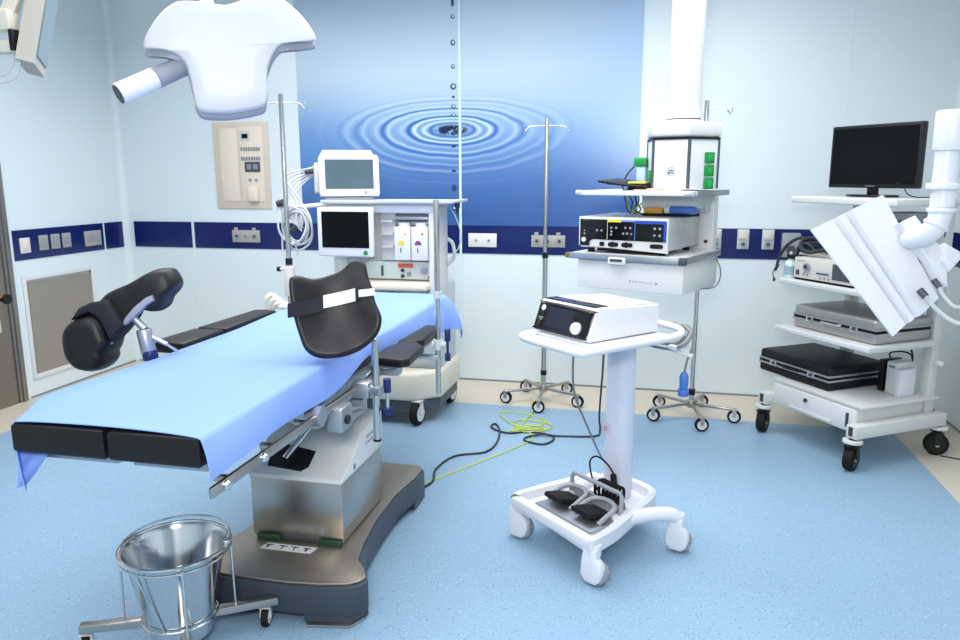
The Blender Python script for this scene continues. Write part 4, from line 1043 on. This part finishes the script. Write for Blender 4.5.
MB().lathe([(0,0),(.032,0),(.034,.006),(.034,.085),(.028,.10),(.016,.108),(.016,.118),(0,.118)], 24).build('glass', mat('pale clear glass', (206,220,224), .12), bt)
MB().cyl((0,0,.118),(0,0,.145),.024,n=18,bev=.003).m(1).cyl((.0,0,.145),(0,0,.16),.008).build('cap', [black, white], bt)
MB().at(Matrix.Identity(4)).lathe([(.0345,.02),(.0348,.02),(.0348,.075),(.0345,.075)], 24).build('label', mat('bluish grey label', (150,172,184), .5), bt)
# camera head and cable over the processor
cc_ = ont('camera_cable', 'black camera cable draped over the left side of the trolley', 'cable', .0, .2, 1.12)
b = wb(cc_); ut = V((math.cos(TR), math.sin(TR), 0)); vt = V((-math.sin(TR), math.cos(TR), 0)); ot = V((*TA,0))
tq = lambda a, b_, z: ot+ut*a+vt*b_+V((0,0,z))
b.tube([tq(.30,.25,1.165),tq(.20,.25,1.20),tq(.08,.25,1.17),tq(-.02,.23,1.22),tq(-.10,.20,1.18),tq(-.15,.18,1.10),tq(-.16,.17,1.03)], .010)
b.tube([tq(.25,.30,1.135),tq(.12,.28,1.15),tq(.04,.28,1.21),tq(-.03,.25,1.19),tq(-.02,.22,1.13),tq(.06,.22,1.15)], .014)
b.tube([tq(.22,.18,1.17),tq(.10,.16,1.145),tq(.02,.18,1.17),tq(.0,.22,1.21),tq(.08,.24,1.22),tq(.14,.22,1.18)], .013)
b.tube([tq(.10,.22,1.15),tq(.05,.2,1.19),tq(-.01,.2,1.17),tq(-.03,.2,1.10),tq(-.02,.2,1.05)], .011)
b.tube([tq(.30,.20,1.135),tq(.18,.20,1.19),tq(.06,.21,1.20),tq(.0,.21,1.15)], .006)
b.cyl(tq(-.155,.175,1.045),tq(-.17,.165,1.0),.010).cyl(tq(.18,.25,1.14),tq(.26,.25,1.30),.016,n=14)
b.cyl(tq(-.17,.165,.955),tq(-.172,.165,.935),.008)
b.tube([tq(-.16,.17,1.02),tq(-.185,.165,.99),tq(-.172,.165,.955)], .003)
b.build('cord', cable_k, cc_)
wb(cc_).cyl(tq(-.166,.166,1.0),tq(-.169,.165,.985),.010,.007,n=12).lh((0,0,0),(0.001,0.001,0.001)) .build('plug_tip', white, cc_) if False else wb(cc_).cyl(tq(-.1665,.166,1.003),tq(-.1695,.165,.985),.009,.006,n=12).build('plug_tip', white, cc_)
kb_ = ont('keyboard', 'flat pale keyboard resting on top of the camera control box', 'keyboard', .24, .30, 1.1185)
MB().prism([(-.25,-.10),(.22,-.10),(.22,.09),(-.25,.09)], 0, .016, .004).build('keyboard_body', ivory, kb_)
wb_ = ont('record_unit', 'grey box just under the top trolley shelf, behind the turned white monitor', 'medical device', .44, .50, 1.2955)
MB().lh((-.03,-.14,.0),(.15,.09,.10),.006).m(1).lh((-.02,-.143,.02),(.14,-.139,.06)).build('housing', [greym, greyd], wb_)

def case(name, label, a, b_, z, rz, w, d, h, shell, band):
    r = ont(name, label, 'case', a, b_, z, rz)
    m = h*.5
    MB().lh((-w/2,-d/2,0),(w/2,d/2,m-.006),.018,4).build('lower_shell', shell, r)
    MB().lh((-w/2,-d/2,m+.006),(w/2,d/2,h),.022,4).build('lid', shell, r)
    MB().lh((-w/2-.003,-d/2-.003,m-.020),(w/2+.003,d/2+.003,m-.008),.003).lh((-w/2-.003,-d/2-.003,m+.008),(w/2+.003,d/2+.003,m+.020),.003).build('metal_band', band, r)
    MB().lh((-w/2+.002,-d/2+.002,m-.008),(w/2-.002,d/2-.002,m+.008)).build('gasket', rubber, r)
    for x in (-w*.27, w*.27):
        l = MB().lh((x-.028,-d/2-.010,m-.018),(x+.028,-d/2-.002,m+.018),.003).build('latch', steelp, r)
        MB().lh((x-.012,-d/2-.0125,m-.008),(x+.012,-d/2-.0095,m+.01)).build('latch_hole', printk, l)
    MB().tube([(-.065,-d/2-.004,m),(-.06,-d/2-.022,m),(.06,-d/2-.022,m),(.065,-d/2-.004,m)], .007, 8, straight=True).m(0).build('handle', steelp if shell is silverc else black, r)
    return r
case('equipment_case', 'silver hard equipment case on the middle trolley shelf', .365, .33, .6875, 0, .60, .42, .14, silverc, mat('silver band', (180,180,182), .3, .8))
case('equipment_case', 'black hard equipment case with silver bands on the trolley drawer unit', .10, .335, .3525, 0, .58, .45, .145, mat('black leatherette', (15,15,16), .5, bump=.1, scale=150, spec=.3), mat('silver band', (180,180,182), .3, .8))
ps = ont('power_adapter', 'black power adapter with a looped cord beside the black case', 'power adapter', .475, .485, .3525)
MB().lh((-.02,-.07,0),(.015,.075,.19),.006).build('body', black, ps)
MB().tube([(-.005,.0,.19),(.0,-.01,.225),(.05,.02,.24),(.10,.03,.232),(.115,.03,.20),(.11,.03,.235),(.10,.03,.26)], .005).build('cord', black, ps)
wbx = ont('charger_box', 'white charger boxes standing side by side next to the trolley post', 'charger', .545, .485, .3525)
MB().lh((-.035,-.07,0),(.035,.075,.19),.005).build('rear_box', white, wbx)
MB().lh((.036,-.09,.0),(.078,.03,.16),.006).build('front_box', whitep, wbx)
MB().lh((-.02,-.0725,.155),(.02,-.0705,.17)).build('marking', printg, wbx)
fcb = root('floor_cable', 'short black cable on the beige floor at the right trolley castor', 'cable', (1.74, 4.55, 0))
MB().tube([(-.05,.03,.004),(.03,.0,.004),(.12,-.03,.004),(.19,-.09,.004)], .004).build('cord', black, fcb)

# ---------------------------------------------------------------- turned monitor at right
tm = root('ceiling_monitor', 'white ceiling mounted monitor turned away, seen from its ribbed back', 'monitor', (.727, 2.75, 1.291))
MM = Matrix.Translation((.727,2.75,1.291)).inverted() @ plane_m((.727,2.75,1.291), (.2683,-.8944,.3578))
A_, B_ = V((-.187,.136)), V((.058,-.236)); C_, D_ = V((.061,.248)), V((.211,-.115))
t = bmesh.new(); prof = [(.14,-.055),(0,-.004),(.01,.0),(.33,.0),(.345,-.014),(.385,.014),(.47,.016),(.485,.004),(.52,.036),(1,.036),(1,-.055)]
rows = [[t.verts.new((*(p.lerp(q, f)), h)) for f, h in prof] for p, q in ((A_, C_), (B_, D_))]
for k in range(len(prof)): k2 = (k+1) % len(prof); t.faces.new((rows[0][k], rows[0][k2], rows[1][k2], rows[1][k]))
t.faces.new(rows[0]); t.faces.new(rows[1][::-1])
b = MB().at(MM); b._fin(t, .004, 2); b.build('back_shell', whitep, tm)
b = MB().at(MM).prism([(p.x, p.y) for p in (A_.lerp(C_,.18).lerp(B_.lerp(D_,.18),.03), A_.lerp(C_,.96).lerp(B_.lerp(D_,.96),.03), A_.lerp(C_,.96).lerp(B_.lerp(D_,.96),.97), A_.lerp(C_,.18).lerp(B_.lerp(D_,.18),.97))], -.060, -.0551); b.build('screen', screenk, tm)
mb_ = MB().at(MM).prism([(.086,.138),(.143,.163),(.190,.09),(.235,.035),(.223,-.082),(.187,-.045),(.17,.0)], .0285, .075, .010, 3).build('mount_plate', whitep, tm)
b = MB().at(MM)
for k in range(4):
    c0 = V((.128,.112)).lerp(V((.158,.064)), k/3); b.bar((c0.x-.009,c0.y-.004,.076),(c0.x+.009,c0.y+.004,.076),.006,.003,up=(0,0,1))
b.build('vent_slot', greym, mb_)
MB().at(MM).prism([(.215,.06),(.262,.03),(.265,.005),(.222,-.035),(.20,.0)], .05, .10, .010, 3).build('swivel_block', whitep, tm)
b = MB().at(Matrix.Translation((-.727,-2.75,-1.291)))
b.tube([(.908,2.68,1.53),(.907,2.68,1.49),(.902,2.68,1.455),(.892,2.685,1.43),(.878,2.70,1.412),(.864,2.725,1.40),(.855,2.77,1.39)], .034, 20)
b.torus((.908,2.68,1.49), .035, .009, n=28); b.torus((.897,2.682,1.442), .033, .007, (.5,0,1), n=28)
b.build('elbow', whitep, tm)
b = MB().at(Matrix.Translation((-.727,-2.75,-1.291)))
b.cyl((.908,2.68,1.50),(.908,2.68,1.69),.036,n=28).cyl((.908,2.68,1.555),(.908,2.68,1.575),.052,n=28,bev=.004)
b.build('drop_tube', whitep, tm)
b = MB().at(Matrix.Translation((-.727,-2.75,-1.291)))
b.cyl((.915,2.68,1.675),(.915,2.68,1.80),.052,n=30,bev=.008).cyl((.915,2.68,1.738),(1.60,2.66,1.76),.05,n=24)
b.cyl((1.60,2.66,1.70),(1.60,2.66,CZ),.05,n=24).torus((.99,2.678,1.741), .05, .006, (1,-.03,.03))
b.build('ceiling_arm', whitep, tm)
b = MB().at(Matrix.Translation((-.727,-2.75,-1.291)))
b.tube([(.885,2.69,1.22),(.93,2.68,1.165),(1.0,2.66,1.125),(1.12,2.66,1.15),(1.3,2.68,1.4),(1.6,2.66,1.75)], .007)
b.tube([(.925,2.69,1.25),(.95,2.68,1.205),(1.0,2.67,1.18),(1.15,2.68,1.25),(1.6,2.655,1.78)], .006)
b.m(1).cyl((.876,2.70,1.228),(.892,2.685,1.208),.012,n=12).cyl((.915,2.70,1.262),(.93,2.685,1.24),.010,n=12)
b.build('cable', [cable_w, greyd], tm)

# monitor edge at top left
tl = root('ceiling_monitor', 'grey white ceiling mounted monitor at the top left edge', 'monitor', (-2.42, 2.57, 2.05))
P1 = V((-2.435,2.565,2.056)); e1 = V((.073,.013,-.019)); e2 = V((.028,.05,.222))*2.6; e3 = V((-.100,.160,-.034))
t = bmesh.new()
vs = {(i,j,k): t.verts.new(P1+e1*i+e2*j+e3*k) for i in (0,1) for j in (0,1) for k in (0,1)}
for f in (((0,0,0),(1,0,0),(1,1,0),(0,1,0)),((0,0,1),(1,0,1),(1,1,1),(0,1,1)),((0,0,0),(1,0,0),(1,0,1),(0,0,1)),((0,1,0),(1,1,0),(1,1,1),(0,1,1)),((0,0,0),(0,1,0),(0,1,1),(0,0,1)),((1,0,0),(1,1,0),(1,1,1),(1,0,1))): t.faces.new([vs[q_] for q_ in f])
b = wb(tl); b._fin(t, .006, 2); b.build('cabinet', mat('warm grey cabinet', (200,192,178), .4), tl)
s0 = P1+e1*1.02+e2*.06+e3*.10; t = bmesh.new(); n_ = (e2.cross(e3)).normalized()*(.004)
if n_.dot(e1) < 0: n_ = -n_
qv = [s0, s0+e2*.9, s0+e2*.9+e3*.8, s0+e3*.8]
va_ = [t.verts.new(p) for p in qv]; vb_ = [t.verts.new(p+n_) for p in qv]
t.faces.new(va_); t.faces.new(vb_[::-1])
for k in range(4): t.faces.new((va_[k], va_[(k+1)%4], vb_[(k+1)%4], vb_[k]))
b = wb(tl); b._fin(t); b.build('screen', mat('screen glass with painted wall reflection', (128,150,160), .1), tl)  # pale blue grey is the wall's reflection, painted into the screen colour
b = wb(tl).lh((-2.60,2.56,2.16),(-2.445,2.62,2.24),.012).lh((-2.62,2.57,2.08),(-2.44,2.63,2.13),.01).cyl((-2.57,2.6,2.1),(-2.57,2.6,2.35),.03).bar((-2.48,2.60,2.22),(-2.40,2.64,2.42),.05,.05,.006)
b.cyl((-2.57,2.6,2.34),(-2.57,2.6,CZ),.04,n=20)
b.build('mount_arm', cream, tl)
wb(tl).lh((-2.455,2.565,2.085),(-2.436,2.62,2.165),.003).build('hinge_gap', black, tl)
b = wb(tl).tube([(-2.47,2.6,2.10),(-2.47,2.59,2.04),(-2.50,2.58,2.0),(-2.56,2.58,1.985)], .004).tube([(-2.45,2.6,2.12),(-2.44,2.59,2.04),(-2.46,2.58,1.985),(-2.54,2.58,1.965),(-2.62,2.58,1.975)], .0045)
b.build('cable', cable_w, tl)

# ---------------------------------------------------------------- surgical light
SL = [(-0.285,0.019),(-0.278,0.045),(-0.261,0.076),(-0.221,0.129),(-0.174,0.166),(-0.132,0.175),(-0.074,0.174),(-0.016,0.169),(0.01,0.173),(0.054,0.189),(0.107,0.203),(0.151,0.209),(0.186,0.205),(0.237,0.17),(0.28,0.123),(0.305,0.079),(0.3,0.062),(0.249,0.058),(0.195,0.049),(0.162,0.024),(0.141,-0.014),(0.127,-0.055),(0.125,-0.109),(0.119,-0.154),(0.106,-0.177),(0.057,-0.192),(-0.013,-0.204),(-0.073,-0.205),(-0.11,-0.2),(-0.128,-0.178),(-0.134,-0.135),(-0.143,-0.074),(-0.154,-0.035),(-0.177,-0.01),(-0.217,0.005),(-0.254,0.008),(-0.278,0.008)]
LC0 = V((-1.501,2.55,2.021)); Ln = (.50,-.86,.02)
sg = root('surgical_light', 'large white three lobed surgical light hanging over the table', 'surgical light', LC0)
Q = Matrix.Translation(-LC0) @ plane_m(LC0, Ln)
MB().at(Q @ Matrix.Translation((0,.01,.0))).pillow(SL, .05, None, 3, edge=(.985,.965,.94,.6,.3)).build('top_shell', mat('lamp white', (206,207,210), .4), sg, ang=60)
MB().at(Q @ Matrix.Translation((0,-.012,-.030))).pillow([(x*1.0,y*1.0) for x,y in SL], .045, None, 3, edge=(.99,.97,.95,.6,.3)).build('light_rim', greyb, sg, ang=60)
P0 = Q @ V((-.15,-.02,-.055)); Pm = Q @ V((-.256,-.078,-.005)); Pe = Q @ V((-.372,-.142,.045))
hd = MB().cyl(P0, Pm, .034, .037, n=28).build('handle_socket', greyb, sg)
MB().cyl(Pm, Pe, .037, .037, n=28, bev=.003).m(1).cyl(Pe-(Pe-Pm).normalized()*.001, Pe+(Pe-Pm).normalized()*.0015, .033, n=28).build('sterile_handle', [whitep, greyd], hd)
b = MB().at(Matrix.Translation(-LC0))
b.tube([(-1.52,2.64,2.05),(-1.62,2.80,2.10),(-1.75,2.86,2.22),(-1.80,2.88,2.40),(-1.80,2.88,2.75)], .028, 16)
b.cyl((-1.80,2.88,2.7),(-1.5,3.1,2.85),.03).cyl((-1.5,3.1,2.8),(-1.5,3.1,CZ),.05)
b.build('suspension_arm', white, sg)

# ---------------------------------------------------------------- cords on the floor
z = .006
pc = root('extension_cord', 'dark extension cord snaking across the blue floor to the column cart', 'cord', (-.7, 4.3, 0))
wb(pc).tube([(-1.20,3.40,z),(-1.113,3.479,z),(-1.076,3.593,z),(-1.106,3.756,z),(-1.053,3.968,z),(-.896,4.067,z),(-.861,4.247,z),(-.89,4.47,z),(-.94,4.58,z),(-.955,4.52,z),(-.90,4.455,z),(-.813,4.423,z),(-.70,4.47,z),(-.56,4.44,z),(-.53,4.36,z),(-.58,4.27,z),(-.69,4.30,z),(-.70,4.37,z),(-.60,4.42,z+.008),(-.498,4.436,z),(-.284,4.483,z),(-.262,4.60,z),(-.27,4.62,.10),(-.24,4.3,.45),(-.21,3.9,.70),(-.16,3.55,.80),(-.10,3.42,.90)], .0065, 8).build('cord', cable_k, pc)
p2 = root('signal_cable', 'thin dark cable hanging down the left side of the column cart', 'cord', (-.28, 3.4, .5))
wb(p2).tube([(-.30,3.25,.93),(-.315,3.28,.8),(-.31,3.32,.62),(-.25,3.36,.45),(-.19,3.40,.30),(-.16,3.42,.25)], .005, 8).build('cord', cable_g, p2)
gc = root('earth_cord', 'yellow green earth cord loosely coiled on the blue floor', 'cord', (-.75, 4.6, 0))
b = wb(gc)
b.tube([(-1.20,3.41,.004),(-1.124,3.516,.004),(-1.054,3.653,.004),(-.87,3.95,.004),(-.70,4.25,.004),(-.66,4.38,.004),(-.74,4.52,.004),(-.85,4.62,.004),(-.96,4.82,.004),(-.80,4.84,.004),(-.62,4.72,.004),(-.70,4.58,.004),(-.83,4.60,.005),(-.78,4.70,.006),(-.60,4.66,.006),(-.58,4.56,.006),(-.75,4.50,.008),(-.82,4.47,.008),(-.70,4.46,.01),(-.60,4.52,.01),(-.72,4.54,.012),(-.80,4.50,.012),(-.66,4.50,.014),(-.62,4.58,.014),(-.76,4.60,.01),(-.74,4.90,.004),(-.80,5.20,.004),(-.78,5.55,.05),(-.77,5.59,1.0)], .004, 6)
b.build('cord', yelgrn, gc)

# ---------------------------------------------------------------- light and camera
def area(name, loc, rot, sx, sy, power, col=(1,1,1)):
    l = bpy.data.lights.new(name, 'AREA'); l.shape = 'RECTANGLE'; l.size = sx; l.size_y = sy; l.energy = power; l.color = col
    o = bpy.data.objects.new(name, l); COL.objects.link(o); o.location = loc; o.rotation_euler = rot
    if name == 'ceiling_lamp': l.spread = math.radians(155)
    return o
area('ceiling_lamp', (-1.2, 3.7, CZ-.02), (0,0,0), 4.4, 2.6, 128)
area('ceiling_lamp', (-1.2, .3, CZ-.02), (0,0,0), 3.6, 2.0, 55)
fl_ = area('camera_flash', (-.15, -.25, 2.05), (math.radians(78), 0, .2235), .5, .35, 45, (1,.985,.96))

w = bpy.data.worlds.new('World'); scene.world = w; w.use_nodes = True
w.node_tree.nodes['Background'].inputs['Color'].default_value = (.9,.95,1,1)
w.node_tree.nodes['Background'].inputs['Strength'].default_value = .3

cam = bpy.data.cameras.new('camera'); co_ = bpy.data.objects.new('camera', cam); COL.objects.link(co_)
yaw, pitch, roll = .2235, .1903, -.0025
f0_ = V((-math.sin(yaw), math.cos(yaw), 0)); rt = V((math.cos(yaw), math.sin(yaw), 0)); up0 = V((0,0,1))
fw = math.cos(pitch)*f0_-math.sin(pitch)*up0; up = math.cos(pitch)*up0+math.sin(pitch)*f0_
r_ = math.cos(roll)*rt+math.sin(roll)*up; u_ = -math.sin(roll)*rt+math.cos(roll)*up
m = Matrix((r_, u_, -fw)).transposed().to_4x4(); m.translation = (0,0,1.6)
co_.matrix_world = m
cam.sensor_width = 36; cam.lens = 745.88/960*36; cam.clip_start = .05
scene.camera = co_
vs_ = scene.view_settings
vs_.view_transform = 'Standard'; vs_.look = 'None'; vs_.gamma = 1; vs_.use_curve_mapping = False; vs_.exposure = 0.1
